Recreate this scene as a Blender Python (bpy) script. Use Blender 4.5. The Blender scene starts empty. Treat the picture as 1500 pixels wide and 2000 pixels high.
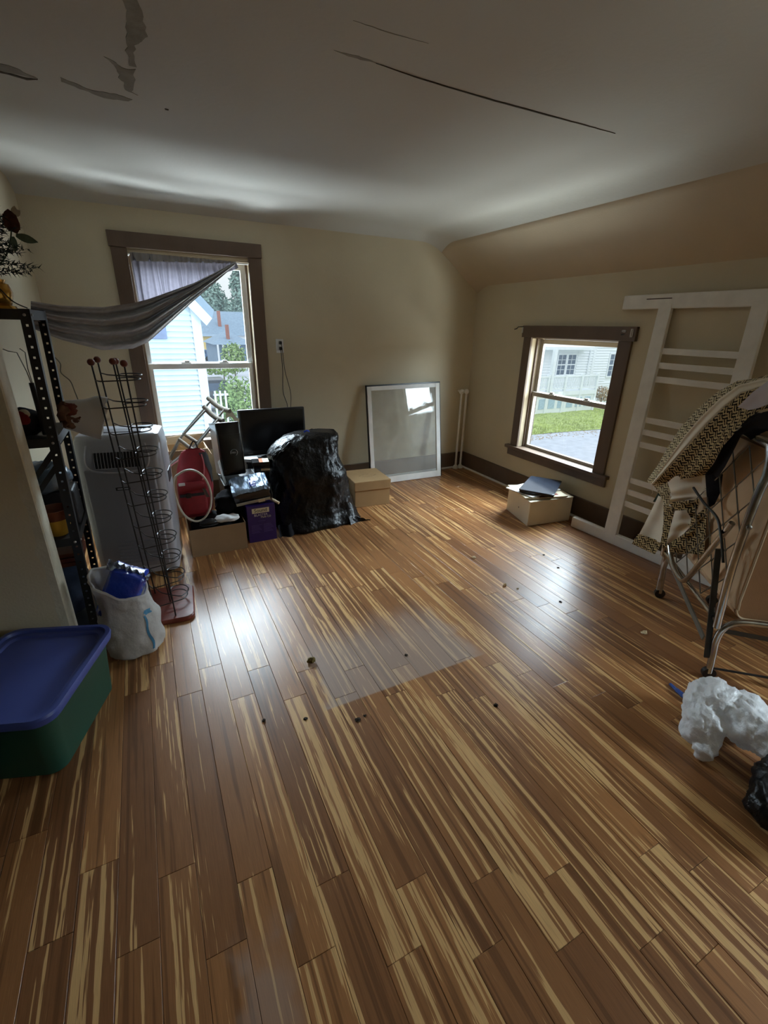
import bpy, bmesh, math, random
from mathutils import Vector, Matrix, noise
R = random.Random(7)
scene = bpy.context.scene
C = scene.collection
PI = math.pi

# ------------------------------------------------------------------ camera
CAM_H, FPX = 1.6, 886.26                       # metres, focal length in pixels of a 1500 x 2000 frame
def _axes():
    p, y, r = 0.38658517, 0.4757437, 0.02347895
    cy, sy, cp, sp, cr, sr = math.cos(y), math.sin(y), math.cos(p), math.sin(p), math.cos(r), math.sin(r)
    Rz = Matrix(((cy, -sy, 0), (sy, cy, 0), (0, 0, 1)))
    base = Matrix(((1, 0, 0), (0, 0, -1), (0, 1, 0)))
    Rx = Matrix(((1, 0, 0), (0, cp, -sp), (0, sp, cp)))
    Rr = Matrix(((cr, -sr, 0), (sr, cr, 0), (0, 0, 1)))
    return Rr @ Rx @ base @ Rz                 # rows: right, down, forward
CR = _axes()
cam = bpy.data.cameras.new('camera'); camo = bpy.data.objects.new('camera', cam); C.objects.link(camo)
cam.sensor_fit = 'VERTICAL'; cam.sensor_height = 24.0; cam.lens = FPX / 2000 * 24.0
cam.clip_start = 0.02; cam.clip_end = 300
m = Matrix.Identity(4)
for i in range(3):
    m[i][0] = CR[0][i]; m[i][1] = -CR[1][i]; m[i][2] = -CR[2][i]
m[2][3] = CAM_H
camo.matrix_world = m
scene.camera = camo
O0 = Vector((0, 0, CAM_H))
def ray(u, v): return CR.transposed() @ Vector(((u - 750) / FPX, (v - 1000) / FPX, 1.0))
def at_x(u, v, x): d = ray(u, v); return O0 + d * (x / d.x)          # surveying helpers: photo point + known plane -> place in the room
def at_y(u, v, y): d = ray(u, v); return O0 + d * (y / d.y)
def at_z(u, v, z): d = ray(u, v); return O0 + d * ((z - CAM_H) / d.z)

# ------------------------------------------------------------------ sky, added daylight lamps, exposure
scene.view_settings.view_transform = 'Standard'; scene.view_settings.look = 'None'
scene.view_settings.gamma = 1.0; scene.view_settings.use_curve_mapping = False
scene.view_settings.exposure = 0.0
SKY = 0.9
w = bpy.data.worlds.new('overcast_sky'); scene.world = w; w.use_nodes = True
nt = w.node_tree; nt.nodes.clear()
wo = nt.nodes.new('ShaderNodeOutputWorld'); bg = nt.nodes.new('ShaderNodeBackground')
tc = nt.nodes.new('ShaderNodeTexCoord'); sx = nt.nodes.new('ShaderNodeSeparateXYZ')
nt.links.new(tc.outputs['Generated'], sx.inputs[0])
cr_ = nt.nodes.new('ShaderNodeValToRGB')                            # CIE overcast: zenith three times the horizon
cr_.color_ramp.elements[0].position = 0.0; cr_.color_ramp.elements[0].color = (0.92, 0.97, 1.0, 1)
cr_.color_ramp.elements[1].position = 1.0; cr_.color_ramp.elements[1].color = (2.45, 2.7, 3.0, 1)
nt.links.new(sx.outputs['Z'], cr_.inputs[0]); nt.links.new(cr_.outputs[0], bg.inputs[0])
bg.inputs[1].default_value = SKY; nt.links.new(bg.outputs[0], wo.inputs[0])
def area(name, loc, aim, sx_, sy_, watts, col=(0.75, 0.885, 1.0)):
    l = bpy.data.lights.new(name, 'AREA'); l.shape = 'RECTANGLE'; l.size = sx_; l.size_y = sy_; l.energy = watts; l.color = col
    o = bpy.data.objects.new(name, l); C.objects.link(o); o.location = loc
    o.rotation_euler = (Vector(aim) - Vector(loc)).to_track_quat('-Z', 'Y').to_euler(); return o
# added lamps outside each window, boosting daylight from sky and ground
area('added_sky_fill_back', (0.5, 6.4, 3.5), (0.55, 4.4, 1.6), 4.0, 3.0, 1900)
area('added_ground_fill_back', (0.5, 5.35, -1.1), (0.5, 4.45, 1.5), 3.6, 1.4, 950, (0.88, 0.95, 1.0))
area('added_sky_fill_right', (5.3, 3.1, 2.66), (3.4, 3.05, 0.8), 3.0, 2.4, 1050)
area('added_ground_fill_right', (4.5, 3.1, -1.2), (3.4, 3.05, 0.95), 3.2, 1.5, 480, (0.95, 1.0, 0.96))
area('added_sky_fill_near', (5.4, -1.9, 2.7), (3.4, -0.6, 0.9), 3.0, 2.4, 1050)
area('added_ground_fill_near', (4.7, -0.7, -1.0), (3.4, -0.7, 0.95), 2.6, 1.5, 450, (0.97, 1.0, 0.95))
cy_ = scene.cycles
cy_.max_bounces = 10; cy_.diffuse_bounces = 6; cy_.glossy_bounces = 4; cy_.transmission_bounces = 6; cy_.transparent_max_bounces = 16
cy_.sample_clamp_indirect = 6.0; cy_.caustics_reflective = False; cy_.caustics_refractive = False

# ------------------------------------------------------------------ materials
def lin(c):
    return tuple(((x / 255) / 12.92 if x / 255 <= 0.04045 else ((x / 255 + 0.055) / 1.055) ** 2.4) for x in c)
def N(nt, t, **kw):
    n = nt.nodes.new('ShaderNode' + t)
    for k, v in kw.items():
        if k in n.inputs.keys(): n.inputs[k].default_value = v
        else: setattr(n, k, v)
    return n
def mat(name, rgb, rough=0.6, metal=0.0, var=0.12, vscale=9.0, bump=0.0, bscale=60.0, stretch=(1, 1, 1), coat=0.0, trans=0.0, spec=0.5, sheen=0.0, alpha=1.0, detail=4.0):
    M_ = bpy.data.materials.new(name); M_.use_nodes = True
    nt = M_.node_tree; b = nt.nodes['Principled BSDF']; c = lin(rgb)
    tc = N(nt, 'TexCoord'); mp = N(nt, 'Mapping'); mp.inputs['Scale'].default_value = stretch
    nt.links.new(tc.outputs['Object'], mp.inputs[0])
    n = N(nt, 'TexNoise'); n.inputs['Scale'].default_value = vscale; n.inputs['Detail'].default_value = detail
    nt.links.new(mp.outputs[0], n.inputs['Vector'])
    r = N(nt, 'ValToRGB'); r.color_ramp.elements[0].position = 0.3; r.color_ramp.elements[1].position = 0.7
    r.color_ramp.elements[0].color = (*[x * (1 - var) for x in c], 1); r.color_ramp.elements[1].color = (*[min(1, x * (1 + var)) for x in c], 1)
    nt.links.new(n.outputs['Fac'], r.inputs[0]); nt.links.new(r.outputs[0], b.inputs['Base Color'])
    b.inputs['Roughness'].default_value = rough; b.inputs['Metallic'].default_value = metal
    b.inputs['Specular IOR Level'].default_value = spec; b.inputs['Coat Weight'].default_value = coat; b.inputs['Sheen Weight'].default_value = sheen
    b.inputs['Transmission Weight'].default_value = trans; b.inputs['Alpha'].default_value = alpha
    if bump:
        n2 = N(nt, 'TexNoise'); n2.inputs['Scale'].default_value = bscale; n2.inputs['Detail'].default_value = 5
        nt.links.new(mp.outputs[0], n2.inputs['Vector'])
        bp = N(nt, 'Bump'); bp.inputs['Strength'].default_value = bump; bp.inputs['Distance'].default_value = 0.01
        nt.links.new(n2.outputs['Fac'], bp.inputs['Height']); nt.links.new(bp.outputs[0], b.inputs['Normal'])
    return M_
def math_(nt, op, a, b=None, c=None):
    n = N(nt, 'Math', operation=op)
    for i, v in enumerate((a, b, c)):
        if v is None: continue
        if isinstance(v, (int, float)): n.inputs[i].default_value = v
        else: nt.links.new(v, n.inputs[i])
    return n.outputs[0]
def glass_mat(name, haze=0.0, hazecol=(0.7, 0.7, 0.7), tint=(0.97, 0.985, 0.98), glare_veil=False):
    M_ = bpy.data.materials.new(name); M_.use_nodes = True; nt = M_.node_tree; nt.nodes.clear()
    o = N(nt, 'OutputMaterial'); t = N(nt, 'BsdfTransparent'); t.inputs[0].default_value = (*tint, 1)
    g = N(nt, 'BsdfGlossy'); g.inputs['Roughness'].default_value = 0.02
    f = N(nt, 'LayerWeight'); f.inputs['Blend'].default_value = 0.5                # Schlick, the same on both faces of a pane
    fr_ = math_(nt, 'ADD', 0.035, math_(nt, 'MULTIPLY', math_(nt, 'POWER', f.outputs['Facing'], 5.0), 0.9))
    mx = N(nt, 'MixShader'); nt.links.new(fr_, mx.inputs[0]); nt.links.new(t.outputs[0], mx.inputs[1]); nt.links.new(g.outputs[0], mx.inputs[2])
    last = mx
    if haze:
        d = N(nt, 'BsdfTranslucent' if glare_veil else 'BsdfDiffuse'); d.inputs[0].default_value = (*hazecol, 1)
        n = N(nt, 'TexNoise'); n.inputs['Scale'].default_value = 5.0; n.inputs['Detail'].default_value = 6
        tcx = N(nt, 'TexCoord'); nt.links.new(tcx.outputs['Object'], n.inputs['Vector'])
        mr = N(nt, 'MapRange'); mr.inputs[1].default_value = 0.3; mr.inputs[2].default_value = 0.7; mr.inputs[3].default_value = haze * 0.7; mr.inputs[4].default_value = haze * 1.2
        nt.links.new(n.outputs['Fac'], mr.inputs[0])
        m2 = N(nt, 'MixShader'); nt.links.new(mr.outputs[0], m2.inputs[0]); nt.links.new(mx.outputs[0], m2.inputs[1]); nt.links.new(d.outputs[0], m2.inputs[2]); last = m2
    nt.links.new(last.outputs[0], o.inputs[0]); return M_
def cloth_mat(name, rgb, transl=0.4, var=0.15, vscale=20.0, bump=0.15, bscale=500.0, tint=None):
    M_ = mat(name, rgb, 0.9, 0, var, vscale, bump, bscale, spec=0.15)
    nt = M_.node_tree; b = nt.nodes['Principled BSDF']; o = nt.nodes['Material Output']
    t = N(nt, 'BsdfTranslucent'); t.inputs[0].default_value = (*lin(tint or rgb), 1)
    mx = N(nt, 'MixShader'); mx.inputs[0].default_value = transl
    nt.links.new(b.outputs[0], mx.inputs[1]); nt.links.new(t.outputs[0], mx.inputs[2]); nt.links.new(mx.outputs[0], o.inputs[0]); return M_
def plank_mat():
    """strand bamboo: brown strands with long pale slivers; object colour carries each board's own tone"""
    M_ = bpy.data.materials.new('strand_bamboo'); M_.use_nodes = True; nt = M_.node_tree; b = nt.nodes['Principled BSDF']
    geo = N(nt, 'NewGeometry'); oi = N(nt, 'ObjectInfo'); sep = N(nt, 'SeparateXYZ'); nt.links.new(geo.outputs['Position'], sep.inputs[0])
    X, Y, Z = sep.outputs; oc = N(nt, 'SeparateColor'); nt.links.new(oi.outputs['Color'], oc.inputs[0]); amt, tone, _b = oc.outputs[:3]
    rnd = oi.outputs['Random']
    def vec(kx, ky, kr):
        c = N(nt, 'CombineXYZ'); nt.links.new(math_(nt, 'MULTIPLY', X, kx), c.inputs[0]); nt.links.new(math_(nt, 'MULTIPLY', Y, ky), c.inputs[1])
        nt.links.new(math_(nt, 'MULTIPLY', rnd, kr), c.inputs[2]); return c.outputs[0]
    def noi(v, det=2.0, rough=0.5, dist=0.0):
        n = N(nt, 'TexNoise'); n.inputs['Scale'].default_value = 1.0; n.inputs['Detail'].default_value = det; n.inputs['Roughness'].default_value = rough; n.inputs['Distortion'].default_value = dist
        nt.links.new(v, n.inputs['Vector']); return n.outputs['Fac']
    broad = noi(vec(46, 0.85, 71), 2.0, 0.55, 0.25); fine = noi(vec(170, 5.5, 37), 2.0, 0.6); grain = noi(vec(700, 14, 11), 2.0); blot = noi(vec(9, 6, 3), 3.0)
    s = math_(nt, 'ADD', math_(nt, 'ADD', math_(nt, 'MULTIPLY', broad, 0.74), math_(nt, 'MULTIPLY', fine, 0.26)), math_(nt, 'MULTIPLY', math_(nt, 'SUBTRACT', amt, 0.5), 0.22))
    st = N(nt, 'MapRange'); st.interpolation_type = 'SMOOTHSTEP'; st.inputs[1].default_value = 0.556; st.inputs[2].default_value = 0.576; nt.links.new(s, st.inputs[0])
    dk = N(nt, 'MapRange'); dk.interpolation_type = 'SMOOTHSTEP'; dk.inputs[1].default_value = 0.43; dk.inputs[2].default_value = 0.35; nt.links.new(broad, dk.inputs[0])
    base = N(nt, 'MixRGB'); base.inputs[1].default_value = (*lin(PL_DARK), 1); base.inputs[2].default_value = (*lin(PL_MID), 1); nt.links.new(tone, base.inputs[0])
    b2 = N(nt, 'MixRGB'); b2.inputs[2].default_value = (*lin(PL_DEEP), 1); nt.links.new(math_(nt, 'MULTIPLY', dk.outputs[0], 0.55), b2.inputs[0]); nt.links.new(base.outputs[0], b2.inputs[1])
    b3 = N(nt, 'MixRGB'); b3.inputs[2].default_value = (*lin(PL_TAN), 1); nt.links.new(math_(nt, 'MULTIPLY', st.outputs[0], 0.9), b3.inputs[0]); nt.links.new(b2.outputs[0], b3.inputs[1])
    g = N(nt, 'MapRange'); g.inputs[1].default_value = 0.25; g.inputs[2].default_value = 0.75; g.inputs[3].default_value = 0.8; g.inputs[4].default_value = 1.16; nt.links.new(grain, g.inputs[0])
    g2 = N(nt, 'MapRange'); g2.inputs[1].default_value = 0.1; g2.inputs[2].default_value = 0.9; g2.inputs[3].default_value = 0.96; g2.inputs[4].default_value = 1.04; nt.links.new(blot, g2.inputs[0])
    b4 = N(nt, 'MixRGB', blend_type='MULTIPLY'); b4.inputs[0].default_value = 1; nt.links.new(b3.outputs[0], b4.inputs[1])
    cc = N(nt, 'CombineXYZ'); mm = math_(nt, 'MULTIPLY', g.outputs[0], g2.outputs[0])
    for i in range(3): nt.links.new(mm, cc.inputs[i])
    nt.links.new(cc.outputs[0], b4.inputs[2])
    # rectangle of dried pale residue in the middle of the room, and a scuffed spot near the front
    def edge(v, a, b_):
        r = N(nt, 'MapRange'); r.interpolation_type = 'SMOOTHSTEP'; r.inputs[1].default_value = a; r.inputs[2].default_value = b_; nt.links.new(v, r.inputs[0]); return r.outputs[0]
    wob = math_(nt, 'MULTIPLY', math_(nt, 'SUBTRACT', blot, 0.5), 0.25)
    Yw = math_(nt, 'ADD', Y, wob); Xw = math_(nt, 'ADD', X, wob)
    mk = math_(nt, 'MULTIPLY', math_(nt, 'MULTIPLY', edge(Y, 1.482, 1.494), edge(Yw, 2.15, 1.75)), math_(nt, 'MULTIPLY', edge(Xw, 0.50, 0.56), edge(Xw, 1.42, 1.30)))
    mk2 = math_(nt, 'MULTIPLY', math_(nt, 'MULTIPLY', edge(Yw, 0.50, 0.62), edge(Yw, 0.86, 0.74)), math_(nt, 'MULTIPLY', edge(Xw, -0.05, 0.0), edge(Xw, 0.16, 0.08)))
    mk = math_(nt, 'MAXIMUM', mk, math_(nt, 'MULTIPLY', mk2, 0.7))
    b5 = N(nt, 'MixRGB'); b5.inputs[2].default_value = (*lin((168, 152, 142)), 1); nt.links.new(math_(nt, 'MULTIPLY', mk, 0.55), b5.inputs[0]); nt.links.new(b4.outputs[0], b5.inputs[1])
    nt.links.new(b5.outputs[0], b.inputs['Base Color'])
    ro = math_(nt, 'ADD', math_(nt, 'MULTIPLY', mk, 0.14), math_(nt, 'ADD', 0.27, math_(nt, 'MULTIPLY', blot, 0.09)))
    nt.links.new(ro, b.inputs['Roughness']); b.inputs['Specular IOR Level'].default_value = 0.55
    bp = N(nt, 'Bump'); bp.inputs['Strength'].default_value = 0.12; bp.inputs['Distance'].default_value = 0.002
    nt.links.new(math_(nt, 'ADD', grain, math_(nt, 'MULTIPLY', blot, 0.25)), bp.inputs['Height']); nt.links.new(bp.outputs[0], b.inputs['Normal'])
    return M_
PL_DARK, PL_MID, PL_DEEP, PL_TAN = (130, 87, 55), (165, 114, 70), (88, 56, 33), (218, 175, 118)
def weave_mat(name, dark, light, scale, mixw=0.5):
    """basket weave on the cloth's own uv"""
    M_ = bpy.data.materials.new(name); M_.use_nodes = True; nt = M_.node_tree; b = nt.nodes['Principled BSDF']
    uv = N(nt, 'UVMap'); nz = N(nt, 'TexNoise'); nz.inputs['Scale'].default_value = 55; mp = N(nt, 'Mapping'); mp.inputs['Scale'].default_value = (scale, scale, 1)
    nt.links.new(uv.outputs[0], mp.inputs[0]); nt.links.new(uv.outputs[0], nz.inputs['Vector'])
    mixv = N(nt, 'MixRGB', blend_type='ADD'); mixv.inputs[0].default_value = 0.95; nt.links.new(mp.outputs[0], mixv.inputs[1]); nt.links.new(nz.outputs['Color'], mixv.inputs[2])
    sp = N(nt, 'SeparateXYZ'); nt.links.new(mixv.outputs[0], sp.inputs[0]); U, V = sp.outputs[0], sp.outputs[1]
    ck = math_(nt, 'MODULO', math_(nt, 'ADD', math_(nt, 'FLOOR', math_(nt, 'MULTIPLY', U, 0.5)), math_(nt, 'FLOOR', math_(nt, 'MULTIPLY', V, 0.5))), 2.0)
    ck = math_(nt, 'ABSOLUTE', ck)
    fu = math_(nt, 'GREATER_THAN', math_(nt, 'FRACT', U), mixw); fv = math_(nt, 'GREATER_THAN', math_(nt, 'FRACT', V), mixw)
    mx = N(nt, 'MixRGB'); nt.links.new(ck, mx.inputs[0]); nt.links.new(fu, mx.inputs[1]); nt.links.new(fv, mx.inputs[2])
    cx = N(nt, 'MixRGB'); cx.inputs[1].default_value = (*lin(dark), 1); cx.inputs[2].default_value = (*lin(light), 1); nt.links.new(mx.outputs[0], cx.inputs[0])
    nt.links.new(cx.outputs[0], b.inputs['Base Color']); b.inputs['Roughness'].default_value = 0.95; b.inputs['Specular IOR Level'].default_value = 0.1
    bp = N(nt, 'Bump'); bp.inputs['Strength'].default_value = 0.4; bp.inputs['Distance'].default_value = 0.004; nt.links.new(mx.outputs[0], bp.inputs['Height']); nt.links.new(bp.outputs[0], b.inputs['Normal'])
    return M_

MT = dict(
 plank=plank_mat(), subfloor=mat('dark_subfloor', (30, 22, 16), 0.9),
 wall=mat('beige_wall_paint', (206, 196, 170), 0.75, 0, 0.03, 3, 0.10, 90), slope=mat('tan_slope_paint', (200, 186, 162), 0.75, 0, 0.03, 3, 0.1, 90),
 ceil=mat('white_ceiling_paint', (196, 196, 190), 0.85, 0, 0.04, 1.2, 0.10, 40), peel=mat('bare_grey_plaster', (142, 140, 130), 0.9, 0, 0.15, 20, 0.2, 80), crack=mat('dark_crack', (70, 62, 52), 0.9),
 strip=mat('worn_white_corner', (205, 200, 180), 0.7, 0, 0.1, 12, 0.25, 60),
 trim=mat('brown_trim_paint', (104, 86, 72), 0.45, 0, 0.08, 14, 0.08, 120, (1, 1, 0.2)), base=mat('brown_baseboard_paint', (98, 80, 66), 0.5, 0, 0.08, 14),
 shaded_sash=mat('shaded_sash_grey', (158, 150, 140), 0.45), jamb=mat('tan_jamb_paint', (176, 160, 132), 0.5), white=mat('white_paint', (236, 236, 232), 0.5, 0, 0.06, 10, 0.08, 60), vinyl=mat('white_vinyl_sash', (232, 235, 236), 0.4, 0, 0.03),  # grey of the right-hand sashes has their shade put into the colour
 glass=glass_mat('window_glass', 0.003, (0.85, 0.9, 0.95), glare_veil=True), dirty=glass_mat('dusty_storm_glass', 0.24, (0.74, 0.73, 0.70)),  # window glass: faint translucent mix imitates the glare over the view
 chrome=mat('chrome_tube', (176, 176, 174), 0.2, 1.0, 0.15, 25), galv=mat('galvanised_wire', (120, 118, 110), 0.4, 0.9), dsteel=mat('dark_flat_steel', (62, 62, 60), 0.45, 0.6), grey_steel=mat('grey_steel_brace', (132, 136, 132), 0.4, 0.7),
 black=mat('black_enamel', (20, 20, 22), 0.35), shelfsteel=mat('charcoal_shelf_steel', (44, 46, 50), 0.45, 0.3), bolt=mat('bright_bolt', (190, 190, 190), 0.3, 1.0),
 wire=mat('black_rack_wire', (22, 20, 20), 0.4), redwood=mat('dark_red_stained_wood', (112, 50, 38), 0.35, 0, 0.2, 10, 0.05, 100, (1, 6, 1)), knob=mat('red_brown_wooden_knob', (112, 52, 36), 0.4),
 blacklastic=mat('black_plastic', (20, 21, 24), 0.35), trash=mat('black_bin_liner', (12, 12, 14), 0.3, 0, 0.2, 10, 0.7, 42, spec=0.32), 
 kraft=mat('kraft_cardboard', (172, 140, 98), 0.85, 0, 0.06, 8, 0.05, 200), board=mat('brown_cardboard', (166, 140, 108), 0.85, 0, 0.06, 8), fileb=mat('white_file_box_board', (234, 227, 208), 0.8, 0, 0.05, 6),
 purple=mat('purple_printed_card', (52, 34, 110), 0.4, 0, 0.08, 5), ink=mat('light_print', (214, 210, 220), 0.6), inkpurp=mat('faded_purple_print', (92, 78, 150), 0.6), inkblack=mat('black_print', (14, 12, 16), 0.6), ylabel=mat('pale_label_print', (232, 226, 200), 0.6),
 paper=mat('white_paper', (226, 228, 230), 0.8, 0, 0.04), news=mat('cream_newsprint', (220, 208, 180), 0.85, 0, 0.1, 30), redink=mat('red_photo_print', (150, 60, 50), 0.7, 0, 0.5, 60),
 gold=mat('gold_foil_pot', (170, 126, 52), 0.25, 0.85, 0.2, 6, 0.25, 30), fir=mat('dark_fir_needles', (26, 38, 32), 0.8, 0, 0.4, 40), 
)

# ------------------------------------------------------------------ mesh helpers
class MB:
    def __init__(s): s.bm = bmesh.new(); s.uv = None
    def verts(s, pts): return [s.bm.verts.new(p) for p in pts]
    def face(s, vs):
        try: return s.bm.faces.new(vs)
        except ValueError: return None
    def hexa(s, b, t):                                             # bottom 4 + top 4 corner points
        v = s.verts(list(b) + list(t))
        for f in ((3, 2, 1, 0), (4, 5, 6, 7), (0, 1, 5, 4), (1, 2, 6, 5), (2, 3, 7, 6), (3, 0, 4, 7)): s.face([v[i] for i in f])
        return s
    def box(s, x0, x1, y0, y1, z0, z1, M=None):
        P = [Vector((x, y, z)) for z in (z0, z1) for x, y in ((x0, y0), (x1, y0), (x1, y1), (x0, y1))]
        if M is not None: P = [M @ p for p in P]
        return s.hexa(P[:4], P[4:])
    def loft(s, rings, cap0=True, cap1=True, closed=True):
        vr = [s.verts(r) for r in rings]; n = len(vr[0])
        for a, b in zip(vr, vr[1:]):
            for i in range(n if closed else n - 1):
                j = (i + 1) % n; s.face([a[i], a[j], b[j], b[i]])
        if cap0: s.face(vr[0][::-1])
        if cap1: s.face(vr[-1])
        return s
    def tube(s, pts, r, n=8, closed=False, flat=None, caps=True):
        P = [Vector(p) for p in pts]; m = len(P); rings = []; up = None
        for i, p in enumerate(P):
            if closed: d = (P[(i + 1) % m] - P[i - 1])
            else: d = (P[min(i + 1, m - 1)] - P[max(i - 1, 0)])
            d.normalize()
            if up is None: up = Vector((0, 0, 1)) if abs(d.z) < 0.9 else Vector((1, 0, 0))
            a = d.cross(up)
            if a.length < 1e-5: a = d.orthogonal()
            a.normalize(); b = a.cross(d).normalized(); up = b
            rr = r[i] if isinstance(r, (list, tuple)) else r
            f = flat or 1.0
            rings.append([p + a * (rr * math.cos(2 * PI * k / n)) + b * (rr * f * math.sin(2 * PI * k / n)) for k in range(n)])
        if closed: rings.append(rings[0]); 
        if closed:
            vr = [s.verts(q) for q in rings[:-1]]; vr.append(vr[0])
            for a, b in zip(vr, vr[1:]):
                for i in range(n): j = (i + 1) % n; s.face([a[i], a[j], b[j], b[i]])
            return s
        return s.loft(rings, caps, caps)
    def lathe(s, prof, c, n=24, M=None, cap0=True, cap1=True):
        c = Vector(c); rings = []
        for r, z in prof:
            q = [Vector((r * math.cos(2 * PI * k / n), r * math.sin(2 * PI * k / n), z)) for k in range(n)]
            rings.append([c + ((M @ p) if M is not None else p) for p in q])
        return s.loft(rings, cap0, cap1)
    def ball(s, c, r, nu=12, nv=8, sc=(1, 1, 1)):
        c = Vector(c); rings = []
        for i in range(1, nv):
            t = PI * i / nv
            rings.append([c + Vector((r * sc[0] * math.sin(t) * math.cos(2 * PI * k / nu), r * sc[1] * math.sin(t) * math.sin(2 * PI * k / nu), -r * sc[2] * math.cos(t))) for k in range(nu)])
        return s.loft(rings)
    def grid(s, fn, nu, nv, closed_u=False):
        uvl = s.bm.loops.layers.uv.verify()
        V = [[s.bm.verts.new(fn(i / nu, j / nv)) for i in range(nu + (0 if closed_u else 1))] for j in range(nv + 1)]
        for j in range(nv):
            for i in range(nu):
                i2 = (i + 1) % len(V[0])
                f = s.face([V[j][i], V[j][i2], V[j + 1][i2], V[j + 1][i]])
                if f:
                    for l, (a, b) in zip(f.loops, ((i, j), (i + 1, j), (i + 1, j + 1), (i, j + 1))): l[uvl].uv = (a / nu, b / nv)
        return s
    def prism(s, poly, z0, z1):                                     # poly: (x, y) list
        return s.loft([[Vector((x, y, z0)) for x, y in poly], [Vector((x, y, z1)) for x, y in poly]])
    def slabpoly(s, pts, d):                                       # 3D polygon extruded by vector d
        d = Vector(d); return s.loft([[Vector(p) for p in pts], [Vector(p) + d for p in pts]])
    def bevel(s, w, seg=2, ang=30):
        bmesh.ops.recalc_face_normals(s.bm, faces=s.bm.faces[:])
        es = [e for e in s.bm.edges if len(e.link_faces) == 2 and e.calc_face_angle(0) > math.radians(ang)]
        bmesh.ops.bevel(s.bm, geom=es, offset=w, segments=seg, affect='EDGES', profile=0.5, clamp_overlap=True); return s
    def subdiv(s, n): bmesh.ops.subdivide_edges(s.bm, edges=s.bm.edges[:], cuts=n, use_grid_fill=True); return s
    def crumple(s, amp, freq, seed=0, ridged=True, keep=None):
        bmesh.ops.recalc_face_normals(s.bm, faces=s.bm.faces[:]); s.bm.normal_update()
        off = Vector((seed * 7.3, seed * 3.1, seed * 5.7)); D = []
        for v in s.bm.verts:
            p = v.co * freq + off
            h = (noise.ridged_multi_fractal(p, 0.9, 2.1, 4, 1.0, 2.0) - 1.0) if ridged else noise.fractal(p, 0.8, 2.0, 4)
            k = 1.0 if keep is None else keep(v.co)
            D.append(v.normal * (h * amp * k))
        for v, d in zip(s.bm.verts, D): v.co += d
        return s
def ob(name, mb, m, parent=None, smooth=False, label=None, cat=None, group=None, kind=None, loc=None, auto=None):
    """link one mesh object; geometry is given in world coordinates, the origin goes to its thing's place"""
    me = bpy.data.meshes.new(name)
    bmesh.ops.recalc_face_normals(mb.bm, faces=mb.bm.faces[:])
    root = parent
    while root is not None and root.parent is not None: root = root.parent
    off = Vector(root.location) if root is not None else (Vector(loc) if loc is not None else Vector((0, 0, 0)))
    if off.length: bmesh.ops.translate(mb.bm, verts=mb.bm.verts[:], vec=-off)
    if smooth:
        for f in mb.bm.faces: f.smooth = True
        lim = math.radians(auto if auto else 40)
        for e in mb.bm.edges:
            if len(e.link_faces) == 2 and e.calc_face_angle(0) > lim: e.smooth = False
    mb.bm.to_mesh(me); mb.bm.free()
    me.materials.append(MT[m] if isinstance(m, str) else m)
    o = bpy.data.objects.new(name, me); C.objects.link(o)
    if parent is not None: o.parent = parent
    elif loc is not None: o.location = loc
    if label: o['label'] = label
    if cat: o['category'] = cat
    if group: o['group'] = group
    if kind: o['kind'] = kind
    return o
def thing(name, label, cat, loc, group=None):
    o = bpy.data.objects.new(name, None); C.objects.link(o); o.location = loc; o.empty_display_size = 0.1
    o['label'] = label; o['category'] = cat
    if group: o['group'] = group
    return o
def struct(name, mb, m, label=None, **kw): return ob(name, mb, m, kind='structure', label=label, **kw)
def text(name, body, m, parent, size, M, ext=0.0006, align='CENTER', spacing=1.0):
    cu = bpy.data.curves.new(name, 'FONT'); cu.body = body; cu.size = size; cu.extrude = ext; cu.align_x = align; cu.align_y = 'CENTER'; cu.space_character = spacing
    cu.materials.append(MT[m] if isinstance(m, str) else m)
    o = bpy.data.objects.new(name, cu); C.objects.link(o)
    bpy.context.view_layer.update()
    me = bpy.data.meshes.new_from_object(o.evaluated_get(bpy.context.evaluated_depsgraph_get())); bpy.data.objects.remove(o)
    me.name = name; me.transform(M); mb = MB(); mb.bm.from_mesh(me); bpy.data.meshes.remove(me)
    return ob(name, mb, m, parent)
def frame_M(o, x, z):                                               # axes: x along, z out of the surface
    x = Vector(x).normalized(); z = Vector(z).normalized(); y = z.cross(x); M = Matrix.Identity(4)
    for i in range(3): M[i][0], M[i][1], M[i][2], M[i][3] = x[i], y[i], z[i], o[i]
    return M
def rotz(c, a): return Matrix.Translation(Vector(c)) @ Matrix.Rotation(math.radians(a), 4, 'Z')
def rrect(hx, hy, r, seg=4):
    P = []
    for cx, cy, a0 in ((hx - r, hy - r, 0), (-hx + r, hy - r, 90), (-hx + r, -hy + r, 180), (hx - r, -hy + r, 270)):
        for k in range(seg + 1):
            a = math.radians(a0 + 90 * k / seg); P.append((cx + r * math.cos(a), cy + r * math.sin(a)))
    return P
def smooth_path(pts, n=6):                                          # Catmull-Rom
    P = [Vector(p) for p in pts]; out = []
    for i in range(len(P) - 1):
        p0, p1, p2, p3 = P[max(i - 1, 0)], P[i], P[i + 1], P[min(i + 2, len(P) - 1)]
        for k in range(n):
            t = k / n
            out.append(0.5 * ((2 * p1) + (p2 - p0) * t + (2 * p0 - 5 * p1 + 4 * p2 - p3) * t * t + (3 * p1 - p0 - 3 * p2 + p3) * t ** 3))
    out.append(P[-1]); return out
def lerp(a, b, t): return a + (b - a) * t
def interp(xs, ys, x):
    if x <= xs[0]: return ys[0]
    for a, b, c, d in zip(xs, xs[1:], ys, ys[1:]):
        if x <= b: return c + (d - c) * (x - a) / (b - a)
    return ys[-1]

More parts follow.
